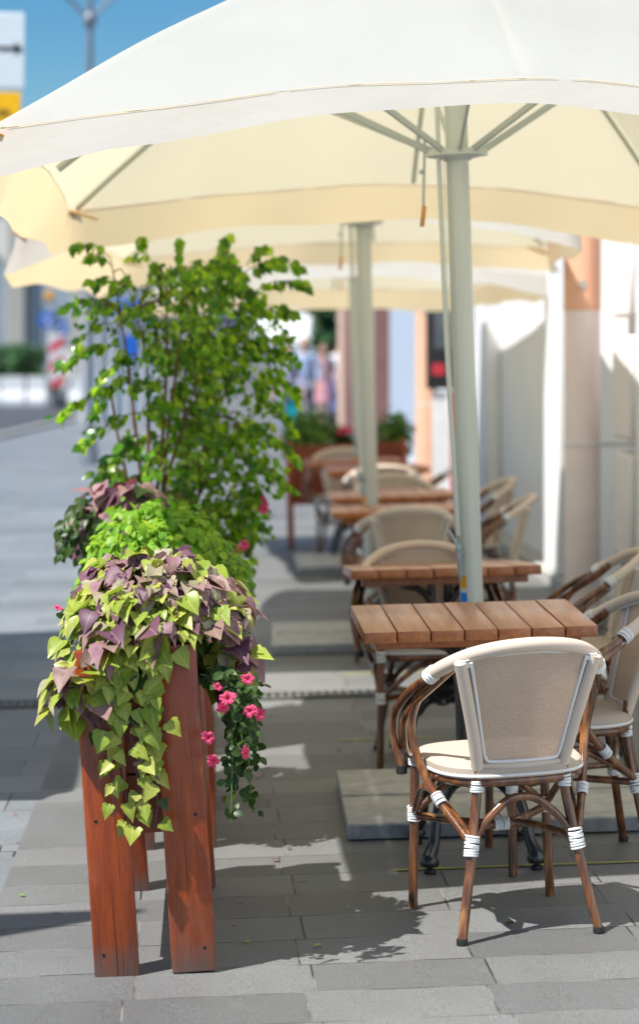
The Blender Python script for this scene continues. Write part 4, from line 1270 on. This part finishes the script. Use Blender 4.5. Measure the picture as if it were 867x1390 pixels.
X_, Y_ = col(790, 12.5); downpipe('near drainpipe, peach above and pale pink below, to the right of the tables', X_, Y_, .10, 1.76)
X_, Y_ = col(577, 21.5); downpipe('far drainpipe painted peach all the way down, beyond the terrace chairs', X_, Y_, .093, .3)

# far facades on the same side
fb = thing('far_building', 'pale blue building continuing the right side beyond the white cafe', 'building', (WX, 24, 0))
def fpart(name, mat, spans, parent=fb):
    m = MB()
    for (x0, x1, y0, y1, z0, z1) in spans: m.span(x0-WX, x1-WX, y0-24, y1-24, z0, z1)
    return m.build(name, mat, parent)
fpart('wall', M['wall_far'], [(WX-.1, WX+6, 24.02, 37, -.2, 7.5)])
fpart('plinth', M['plinth'], [(WX-.22, WX-.102, 24.02, 37, -.2, .35)])
fpart('pilaster', M['brick_brown'], [(WX-.28, WX-.104, 28.5, 28.95, .36, 7.4)])
fpart('pilaster', M['peach_stone'], [(WX-.28, WX-.104, 35.5, 36.9, .36, 7.4)])
fpart('pilaster', M['brick_brown'], [(WX-.28, WX-.104, 33.0, 35.4, .36, 7.4)])
fr = fpart('window', M['white_paint'], [(WX-.14, WX-.101, 29.4, 32.4, 2.7, 4.6)]); fpart('pane', M['glass_grey'], [(WX-.15, WX-.141, 29.5, 32.3, 2.8, 4.5)], fr)

# black display case beside the far drainpipe
X_, Y_ = col(610, 19.6)
dc = thing('display_case', 'tall black display case with a red notice, behind the nearest pole by the far drainpipe', 'display case', (X_, Y_, gz(X_)))
m = MB(); m.span(-.20, .24, -.06, .06, 1.2, 2.12, .008); m.build('case', M['black_metal'], dc)
m = MB(); m.span(-.14, .02, -.064, -.058, 1.55, 2.02); m.build('pane', M['glass_grey'], dc)
m = MB(); m.span(-.16, -.05, -.066, -.059, 1.32, 1.42); m.build('notice', M['red_poster'], dc)
m = MB()
for s in (-1, 1): m.tube([(s*.13, 0, 0), (s*.13, 0, 1.26)], .018, 10, 0)
m.build('post', M['black_metal'], dc)
m = MB(); m.span(-.15, -.03, -.03, -.0, .35, 1.18, .004); m.build('side_panel', M['white_paint'], dc)
m = MB(); m.span(.0, .10, -.03, -.0, .30, 1.18, .004); m.build('side_panel', M['red_poster'], dc)
m = MB()
for z in (2.1, 1.55):
    m.tube([(.17, 0, z-.02), (.24, 0, z+.03), (.30, 0, z-.02), (.27, 0, z-.07)], [.016, .014, .012, .006], 8, 5)
m.tube([(-.17, 0, 2.02), (-.24, 0, 1.98), (-.20, 0, 2.08)], [.014, .012, .008], 8, 5); m.box((0, 0, 2.13), (.40, .16, .05), None, .01)
m.build('scroll', M['black_metal'], dc)

# ------------------------------------------------------------------ background across the square
def lpost(label, px, D, top, r=.06, arm=True):
    X, Y = col(px, D)
    t = thing('street_lamp', label, 'street lamp', (X, Y, gz(X)))
    m = MB(); m.tube([(0, 0, 0), (0, 0, .9), (0, 0, top)], [r*1.3, r, r*.75], 14, 0); m.build('post', M['grey_metal'], t)
    m = MB(); m.lathe([(r*2.2, 0), (r*2.2, .12), (r*1.5, .35), (r*1.35, .6)], n=16); m.build('base', M['grey_metal'], t)
    m = MB(); m.lathe([(r*1.0, top-.75), (r*1.6, top-.7), (r*1.6, top-.62), (r, top-.56)], n=14)
    for s in (-1, 1): m.tube([(0, 0, top-.65), (s*.35, 0, top-.3), (s*.6, 0, top-.1)], .03, 8, 4)
    m.build('arm', M['grey_metal'], t)
    for s in (-1, 1):
        m = MB(); m.lathe([(.05, .12), (.16, .08), (.22, -.05), (.20, -.07), (.0, -.08)], (s*.6, 0, top-.12), 16); m.build('lantern', M['black_metal'], t)
    return t
lpost('tall grey lamp post rising against the blue sky', 122, 32, 6.95)

X_, Y_ = col(-24, 20.0)
ds = thing('direction_sign', 'white sign with a black arrow above a yellow plate at the top left', 'sign', (X_, Y_, gz(X_)))
m = MB(); m.tube([(0, .06, 0), (0, .06, 4.75)], .035, 14, 0); m.build('post', M['grey_metal'], ds)
m = MB(); m.box((.03, 0, 4.29), (.68, .02, .66), None, .006); m.box((.02, .005, 4.29), (.70, .018, .68), None, .006); pl = m.build('white_plate', M['white_sign'], ds)
m = MB(); m.box((.235, -.014, 4.31), (.20, .006, .032)); m.add([(.29, -.017, 4.365), (.29, -.017, 4.255), (.355, -.017, 4.31), (.29, -.011, 4.365), (.29, -.011, 4.255), (.355, -.011, 4.31)], [(0, 1, 2), (5, 4, 3), (0, 3, 4, 1), (1, 4, 5, 2), (2, 5, 3, 0)])
m.build('arrow', M['black_mark'], pl)
m = MB(); m.box((.01, 0, 3.76), (.66, .02, .33), None, .006); yp = m.build('yellow_plate', M['yellow_sign'], ds)
m = MB()
for dx in (.10, .16, .215): m.box((dx, -.013, 3.74), (.03, .006, .06))
m.build('lettering', M['black_mark'], yp)

ib = thing('shade_board', 'tall blank board on two posts, added unseen left of the planters to shade the walk', 'board', (-3.15, 5.25, zl))  # out of view, added only to cast a soft shadow low at the left
for s in (-1, 1):
    m = MB(); m.tube([(s*.6, 0, 0), (s*.6, 0, 4.2)], .04, 12, 0); m.build('post', M['grey_metal'], ib)
m = MB(); m.box((0, 0, 3.3), (1.45, .05, 2.0), None, .01); m.build('panel', M['white_sign'], ib)
# white arcaded building
X0, Y0 = -16.5, 96.0
ab = thing('arcade_building', 'white building with tall arched windows across the square at far left', 'building', (X0, Y0, zl))
m = MB(); m.span(-26, 14.2, 0.7, 12, 0, 10.2); m.span(-26.3, 14.4, .3, .7, 8.6, 9.2); m.build('wall', M['cream_wall'], ab)
ax = [12.4 - 2.75*i for i in range(14)]
for i, x in enumerate(ax):
    m = MB(); m.span(x-1.72, x-1.28+.25, .25, .69, 0, 8.59); m.build('pilaster', M['arc_wall'], ab)
    # arched window
    pts = [(x-.95+.2, 1.8), (x+.75+.2, 1.8)] + [(x+.05+.0+.85*math.cos(a*PI/12), 4.9+.85*math.sin(a*PI/12)) for a in range(0, 13)]
    w0 = MB(); n = len(pts)
    w0.add([(p[0], .66, p[1]) for p in pts] + [(p[0], .69, p[1]) for p in pts], [tuple(range(n)), tuple(reversed(range(n, 2*n)))] + [(i_, i_+n, (i_+1) % n+n, (i_+1) % n) for i_ in range(n)])
    wo_ = w0.build('window', M['glass_pale'], ab)
    fr = MB(); arc = [(x+.05+.93*math.cos(a*PI/12), .62, 4.9+.93*math.sin(a*PI/12)) for a in range(0, 13)]
    fr.tube([(x+.98, .62, 1.8)] + arc + [(x-.88, .62, 1.8)], .07, 6, 0); fr.build('frame', M['arc_wall'], wo_)
# grey building with an awning in the middle
gb = thing('shop_building', 'grey building with dark windows and a white awning behind the people', 'building', (1.0, 72, zl))
m = MB(); m.span(-3.2, 7.5, 0, 10, 0, 9.0); m.build('wall', M['grey_wall'], gb)
for i in range(6):
    for z in (2.9, 5.6):
        m = MB(); m.span(-2.8+i*1.7, -1.7+i*1.7, -.06, -.01, z, z+1.5); w_ = m.build('window', M['glass_grey'], gb)
        m = MB(); m.span(-2.3+i*1.7, -2.22+i*1.7, -.09, -.061, z, z+1.5); m.span(-2.9+i*1.7, -1.6+i*1.7, -.12, -.01, z-.12, z-.01); m.build('frame', M['white_paint'], w_)
m = MB(); m.add([(.4, -1.6, 1.95), (6.8, -1.6, 1.95), (6.8, -.02, 2.75), (.4, -.02, 2.75), (.4, -1.6, 1.6), (6.8, -1.6, 1.6), (6.8, -.02, 2.70), (.4, -.02, 2.70)],
                [(0, 1, 2, 3), (0, 4, 5, 1), (7, 6, 5, 4), (3, 2, 6, 7), (0, 3, 7, 4), (1, 5, 6, 2)]); m.build('awning', M['white_paint'], gb)

def tree(label, x, y, trunk_h, crown, n, size, name='street_tree', group=None):
    t = thing(name, label, 'tree', (x, y, zl if x < 0 else gz(x)), group=group)
    random.seed(int(x*10+y))
    m = MB(); m.tube([(0, 0, 0), (.05, 0, trunk_h*.6), (0, 0, trunk_h+crown[2]*.8)], [.14, .10, .04], 10, 5)
    for i in range(7):
        a = random.uniform(0, 2*PI); m.tube([(0, 0, trunk_h*random.uniform(.7, 1)), (crown[0]*.4*math.cos(a), crown[1]*.4*math.sin(a), trunk_h+crown[2]*.5), (crown[0]*.75*math.cos(a), crown[1]*.75*math.sin(a), trunk_h+crown[2]*random.uniform(.7, 1.4))], [.06, .04, .015], 7, 4)
    m.build('trunk', M['stem_brown'], t)
    m = MB()
    cl = [(Vector((random.gauss(0, .38)*crown[0], random.gauss(0, .38)*crown[1], trunk_h+crown[2]*(1+random.uniform(-.75, .8))))) for _ in range(26)]
    for i in range(n):
        c = random.choice(cl); p = c + Vector((random.gauss(0, .16)*crown[0], random.gauss(0, .16)*crown[1], random.gauss(0, .15)*crown[2]))
        add_leaf(m, p, jit((0, -.2, -.5), .9), jit((-.2, -.5, .7), .6), random.uniform(*size), 'round')
    m.build('crown', M['lf_far'], t, angle=180)
    return t
X_, Y_ = col(447, 58); tree('green street tree beside the far end of the right hand buildings', X_, Y_, 1.2, (.62, .8, 1.1), 2600, (.10, .17))
for (px, D, lab) in ((8, 82, 'dark green clipped shrub at the left edge in front of the arcades'), (38, 80, 'dark green clipped shrub next to the red and white striped marker')):
    X_, Y_ = col(px, D); tree(lab, X_, Y_, .3, (.75, .7, .75), 2600, (.10, .17), 'clipped_shrub', 'shrubs before the arcades')
m = MB(); X_, Y_ = col(25, 79); m.box((0, 0, .34), (2.6, .5, .62), None, .04); m.box((0, 0, .66), (2.7, .6, .06), None, .01)
tb2 = m.build('shrub_trough', M['stem_brown'], loc=(X_, Y_, zl)); tag(tb2, 'brown wooden trough below the dark green shrubs', 'trough')

# barriers, marker, signs
def barrier(px0, px1, D, lab, hgt=.85):
    X0_, Y0_ = col(px0, D); X1_, _ = col(px1, D); Wd = (X1_-X0_)
    m = MB()
    prof = [(-.22, 0), (-.22, .18), (-.10, .45), (-.07, hgt), (.07, hgt), (.10, .45), (.22, .18), (.22, 0)]
    n = len(prof)
    vs = [(0+.02, y, z) for y, z in prof] + [(Wd-.02, y, z) for y, z in prof]
    m.add(vs, [tuple(range(n)), tuple(reversed(range(n, 2*n)))] + [(i, i+n, (i+1) % n+n, (i+1) % n) for i in range(n)])
    o = m.build('road_barrier', M['white_paint'], loc=(X0_, Y0_, zl), smooth=False); tag(o, lab, 'barrier', 'white road barriers'); return o
for i, (a, b) in enumerate(((-40, 0), (1, 34), (36, 64), (92, 130), (132, 165))):
    barrier(a, b, 66, ['white road barrier cut by the left photo edge', 'white road barrier under the brown trough', 'white road barrier just left of the striped marker', 'white road barrier just right of the striped marker', 'white road barrier in front of the glass kiosk'][i])
X_, Y_ = col(77, 64)
mk = thing('striped_marker', 'red and white diagonally striped marker board at the edge of the road', 'road marker', (X_, Y_, zl))
m = MB(); m.box((0, 0, 1.33), (.42, .06, 1.5), None, .01); m.build('board', M['redwhite'], mk)
m = MB(); m.tube([(0, .06, 0), (0, .06, 2.8)], .035, 10, 0); m.box((.10, 0, .12), (.42, .4, .2), None, .02); m.build('post', M['black_metal'], mk)
for (px, py, r, nm) in ((62, 433, .19, 'signblue'), (78, 438, .17, 'signblue'), (84, 445, .17, 'signblue')):
    pass
def round_sign(label, px, py, D, r, arrow_rot):
    P = px2(px, py, D); t = thing('round_sign', label, 'sign', (P.x, P.y, zl))
    h = P.z - zl
    m = MB(); m.lathe([(r, -.01), (r, .01)], (0, 0, h), 28, axis=(0, -1, 0)); d = m.build('disc', M['signblue'], t)
    m = MB(); m.box((0, -.016, h), (r*1.1, .006, r*.26), (0, arrow_rot, 0)); c, s = math.cos(-arrow_rot), math.sin(-arrow_rot)
    tri = [(r*.75, 0), (r*.15, r*.42), (r*.15, -r*.42)]
    tv = [(a*c-b*s, y_, h+a*s+b*c) for y_ in (-.02, -.012) for (a, b) in tri]
    m.add(tv, [(0, 1, 2), (5, 4, 3), (0, 3, 4, 1), (1, 4, 5, 2), (2, 5, 3, 0)]); m.build('arrow', M['white_paint'], d)
    m = MB(); m.tube([(0, .04, 0), (0, .04, h+r)], .03, 10, 0); m.build('post', M['grey_metal'], t)
round_sign('round blue road sign with a white arrow, below the orange light', 63, 433, 65.5, .24, R(40))
round_sign('round blue road sign right above the striped marker', 83, 444, 65, .20, R(140))
P = px2(67, 402, 68); t = thing('warning_light', 'round orange warning light on a thin post above the blue signs', 'warning light', (P.x, P.y, zl))
m = MB(); m.lathe([(.14, -.05), (.16, 0), (.14, .05), (.05, .07)], (0, 0, P.z-zl), 24, axis=(0, -1, 0)); m.build('lens', M['orange'], t)
m = MB(); m.tube([(0, .05, 0), (0, .05, P.z-zl)], .03, 10, 0); m.build('post', M['white_paint'], t)

# glass kiosk behind the figs
X_, Y_ = col(170, 46)
ks = thing('glass_kiosk', 'pale glass kiosk with a blue fascia seen through the fig leaves', 'kiosk', (X_, Y_, zl))
m = MB()
for x in (-.85, -.55, -.25, .05, .35, .65): m.span(x-.03, x+.03, -.03, .03, 0, 2.35)
m.span(-.9, .7, -.04, 1.2, 2.36, 2.44); m.build('frame', M['white_paint'], ks)
m = MB(); m.span(-.85, .65, .01, .03, .1, 2.3); m.span(-.85, .65, 1.1, 1.12, .1, 2.3); m.build('pane', M['glass_pale'], ks)
m = MB(); m.span(-.25, .75, -.10, -.045, 2.40, 2.66); m.build('fascia', M['signblue'], ks)
m = MB(); m.span(-.05, .25, -.05, -.034, 1.5, 1.95); m.build('notice', M['signblue'], ks)
m = MB(); m.span(-.9, .7, -.05, 1.25, 0, .08); m.build('floor_slab', M['kerb'], ks)
# taller pale tower of the kiosk: advertising column
X_, Y_ = col(118, 52)
ac = thing('light_column', 'slim pale grey column standing just right of the arcades', 'column', (X_, Y_, zl))
m = MB(); m.tube([(0, 0, .1), (0, 0, 4.4)], .16, 18, 0); m.build('shaft', M['grey_wall'], ac)
m = MB(); m.lathe([(.26, 0), (.26, .12), (.17, .2)], n=18); m.lathe([(.17, 4.38), (.24, 4.45), (.24, 4.6), (.05, 4.75)], n=18); m.build('base_and_cap', M['grey_wall'], ac)

# ------------------------------------------------------------------ people
def skinned(name, verts, edges, radii, mat, parent, sub=2, root=0):
    me = bpy.data.meshes.new(name); me.from_pydata([tuple(v) for v in verts], edges, []); me.materials.append(mat)
    o = bpy.data.objects.new(name, me); COL.objects.link(o); o.parent = parent
    s = o.modifiers.new('skin', 'SKIN'); sk = me.skin_vertices[0].data if me.skin_vertices else None
    if sk is None:
        bm = bmesh.new(); bm.from_mesh(me); bm.verts.layers.skin.verify(); bm.to_mesh(me); bm.free(); sk = me.skin_vertices[0].data
    for i, r in enumerate(radii):
        sk[i].radius = (r, r) if not isinstance(r, tuple) else r
        sk[i].use_root = (i == root)
    sm = o.modifiers.new('sub', 'SUBSURF'); sm.levels = sub; sm.render_levels = sub
    s.use_smooth_shade = True
    return o
def person(label, px, D, ht, rz, shirt, trousers, hair, stride=.12, arm_out=0.0, skirt=False, longhair=False, bag=None):
    X, Y = col(px, D); t = thing('person', label, 'person', (X, Y, gz(X) if X > -2.5 else zl), (0, 0, rz))
    k = ht/1.75
    def V(x, y, z): return Vector((x*k, y*k, z*k))
    hl, hr = V(-.09, 0, .93), V(.09, 0, .93)
    body_v = [V(0, 0, .98), V(0, 0, 1.12), V(0, .01, 1.30), V(0, 0, 1.45), V(0, 0, 1.52), V(0, -.015, 1.60), V(0, -.02, 1.70),
              hl, V(-.095, -stride*.5-.02, .50), V(-.10, -stride, .09), V(-.10, -stride-.13, .04),
              hr, V(.095, stride*.3-.02, .50), V(.10, stride, .10), V(.10, stride-.13, .04),
              V(-.19, 0, 1.42), V(-.25-arm_out*.3, .03+stride*.2, 1.15), V(-.27-arm_out, -.05+stride*.3, .90), V(-.275-arm_out, -.08+stride*.3, .82),
              V(.19, 0, 1.42), V(.25, .02-stride*.2, 1.15), V(.27, -.08-stride*.3, .90), V(.275, -.11-stride*.3, .82)]
    e = [(0, 1), (1, 2), (2, 3), (3, 4), (4, 5), (5, 6), (0, 7), (7, 8), (8, 9), (9, 10), (0, 11), (11, 12), (12, 13), (13, 14), (3, 15), (15, 16), (16, 17), (17, 18), (3, 19), (19, 20), (20, 21), (21, 22)]
    rr = [.12, .105, .13, .10, .05, .075, .07, .085, .055, .04, .035, .085, .055, .04, .035, .05, .038, .028, .03, .05, .038, .028, .03]
    skinned('body', body_v, e, [r*k for r in rr], M['skin'], t)
    sh_v = [V(0, 0, .93), V(0, 0, 1.12), V(0, .01, 1.30), V(0, 0, 1.44), V(-.19, 0, 1.42), V(-.245-arm_out*.25, .03+stride*.17, 1.18), V(-.262-arm_out*.8, -.02+stride*.27, .98), V(.19, 0, 1.42), V(.245, .02-stride*.17, 1.18), V(.262, -.05-stride*.25, .98)]
    skinned('shirt', sh_v, [(0, 1), (1, 2), (2, 3), (3, 4), (4, 5), (5, 6), (3, 7), (7, 8), (8, 9)], [(r*k*1.0) for r in (.145, .13, .15, .115, .065, .052, .045, .065, .052, .045)], shirt, t)
    if skirt:
        m = MB(); m.lathe([(.125*k, 1.0*k), (.16*k, .9*k), (.20*k, .72*k), (.235*k, .55*k), (.23*k, .55*k)], n=24); m.build('skirt', trousers, t)
    else:
        tv = [V(0, 0, .98), V(-.09, 0, .90), V(-.097, -stride*.5-.02, .50), V(-.10, -stride, .12), V(.09, 0, .90), V(.097, stride*.3-.02, .50), V(.10, stride, .13)]
        skinned('trousers', tv, [(0, 1), (1, 2), (2, 3), (0, 4), (4, 5), (5, 6)], [r*k for r in (.14, .10, .072, .06, .10, .072, .06)], trousers, t)
    m = MB()
    for (fx, fy) in ((-.10, -stride), (.10, stride)): m.box((fx*k, (fy-.07)*k, .035), (.095*k, .27*k, .07), None, .025, seg=2)
    m.build('shoes', M['black_metal'], t)
    hm = MB(); hm.ball((0, .005*k, 1.685*k), (.088*k, .105*k, .10*k), 18)
    if longhair: hm.ball((0, .07*k, 1.58*k), (.085*k, .06*k, .16*k), 16)
    hm.build('hair', hair, t)
    fc = MB()
    fc.ball((0, -.075*k, 1.64*k), (.07*k, .045*k, .095*k), 16); fc.tube([(0, -.112*k, 1.67*k), (0, -.135*k, 1.635*k)], [.008*k, .014*k], 8, 0)
    for s in (-1, 1): fc.ball((s*.088*k, -.01*k, 1.64*k), (.012*k, .02*k, .03*k), 8)
    hd = fc.build('face', M['skin'], t)
    for s in (-1, 1):
        ey = MB(); ey.ball((s*.03*k, -.115*k, 1.66*k), (.012*k, .008*k, .007*k), 8); ey.build('eye', M['black_mark'], hd)
    ey = MB(); ey.box((0, -.115*k, 1.595*k), (.045*k, .012*k, .008*k)); ey.build('mouth', M['black_mark'], hd)
    # fingers
    fg = MB()
    for (hx, hy, s) in ((-.275-arm_out, -.08+stride*.3, -1), (.275, -.11-stride*.3, 1)):
        for i in range(4): fg.tube([V(hx, hy-.02+i*.015, .80), V(hx+s*.004, hy-.028+i*.016, .75), V(hx-s*.012, hy-.03+i*.016, .715+.008*abs(i-1.5))], [.009*k, .008*k, .006*k], 6, 3)
        fg.tube([V(hx, hy-.03, .82), V(hx-s*.01, hy-.055, .79), V(hx-s*.015, hy-.06, .765)], [.01*k, .009*k, .007*k], 6, 3)
    fg.build('fingers', M['skin'], t)
    return t
cl = lambda n, c: plain(n, c, 0.85, var=.1, scale=20)
C_lb = cl('light blue shirt cloth', (0.34, 0.46, 0.66)); C_dk = cl('slate trousers cloth', (0.20, 0.24, 0.32)); C_pk = cl('pink top cloth', (0.72, 0.42, 0.42)); C_pk2 = cl('rose skirt cloth', (0.62, 0.30, 0.36))
C_wh = cl('white shirt cloth', (0.70, 0.70, 0.74)); C_bl = cl('blue trousers cloth', (0.10, 0.16, 0.42)); C_lv = cl('lavender shirt cloth', (0.48, 0.48, 0.66)); C_hb = cl('brown hair', (0.10, 0.05, 0.03)); C_hd = cl('dark hair', (0.03, 0.02, 0.02))
C_hg = cl('fair hair', (0.40, 0.27, 0.16)); C_cy = cl('turquoise bag fabric', (0.0, 0.50, 0.56))
person('person in a light blue shirt and slate trousers walking beyond the terrace', 414, 40, 1.74, R(-15), C_lb, C_dk, C_hg, .22, .06)
person('person in a pink top and rose skirt, right of the light blue shirt', 438, 44, 1.62, R(10), C_pk, C_pk2, C_hb, .12, 0, True, True)
person('person in a white shirt and blue trousers beside the far peach pilaster', 459, 48, 1.66, R(170), C_wh, C_bl, C_hd, .14)
person('person in a lavender shirt half hidden by fig leaves, carrying a turquoise bag', 389, 38, 1.62, R(8), C_lv, C_dk, C_hb, .16)
P = px2(392, 557, 38); m = MB()
vs = []
for (z, w_, d_) in ((-.20, .11, .06), (-.19, .13, .075), (0, .15, .08), (.19, .16, .07), (.20, .155, .065)):
    vs.append([(P.x+w_*math.copysign(abs(math.cos(a))**.5, math.cos(a)), P.y+d_*math.copysign(abs(math.sin(a))**.5, math.sin(a)), P.z+z) for a in [2*PI*i/24 for i in range(24)]])
bg_ = loops_mesh(vs); bg_.tube([(P.x-.08, P.y, P.z+.19), (P.x-.06, P.y, P.z+.33), (P.x+.02, P.y, P.z+.36), (P.x+.08, P.y, P.z+.19)], .008, 6, 5)
tag(bg_.build('shopping_bag', C_cy), 'turquoise shopping bag hanging from the hand of the person in lavender', 'bag')
X_, Y_ = col(459, 38); t = thing('litter_bin', 'dark round litter bin on the pavement below the person in white', 'litter bin', (X_, Y_, gz(X_)))
m = MB(); m.lathe([(.10, 0), (.14, .02), (.155, .1), (.17, .42), (.175, .44)], n=24); m.build('drum', M['black_metal'], t)
m = MB(); m.lathe([(.182, .43), (.19, .45), (.16, .49), (.06, .52)], n=24); m.build('lid', M['black_metal'], t)
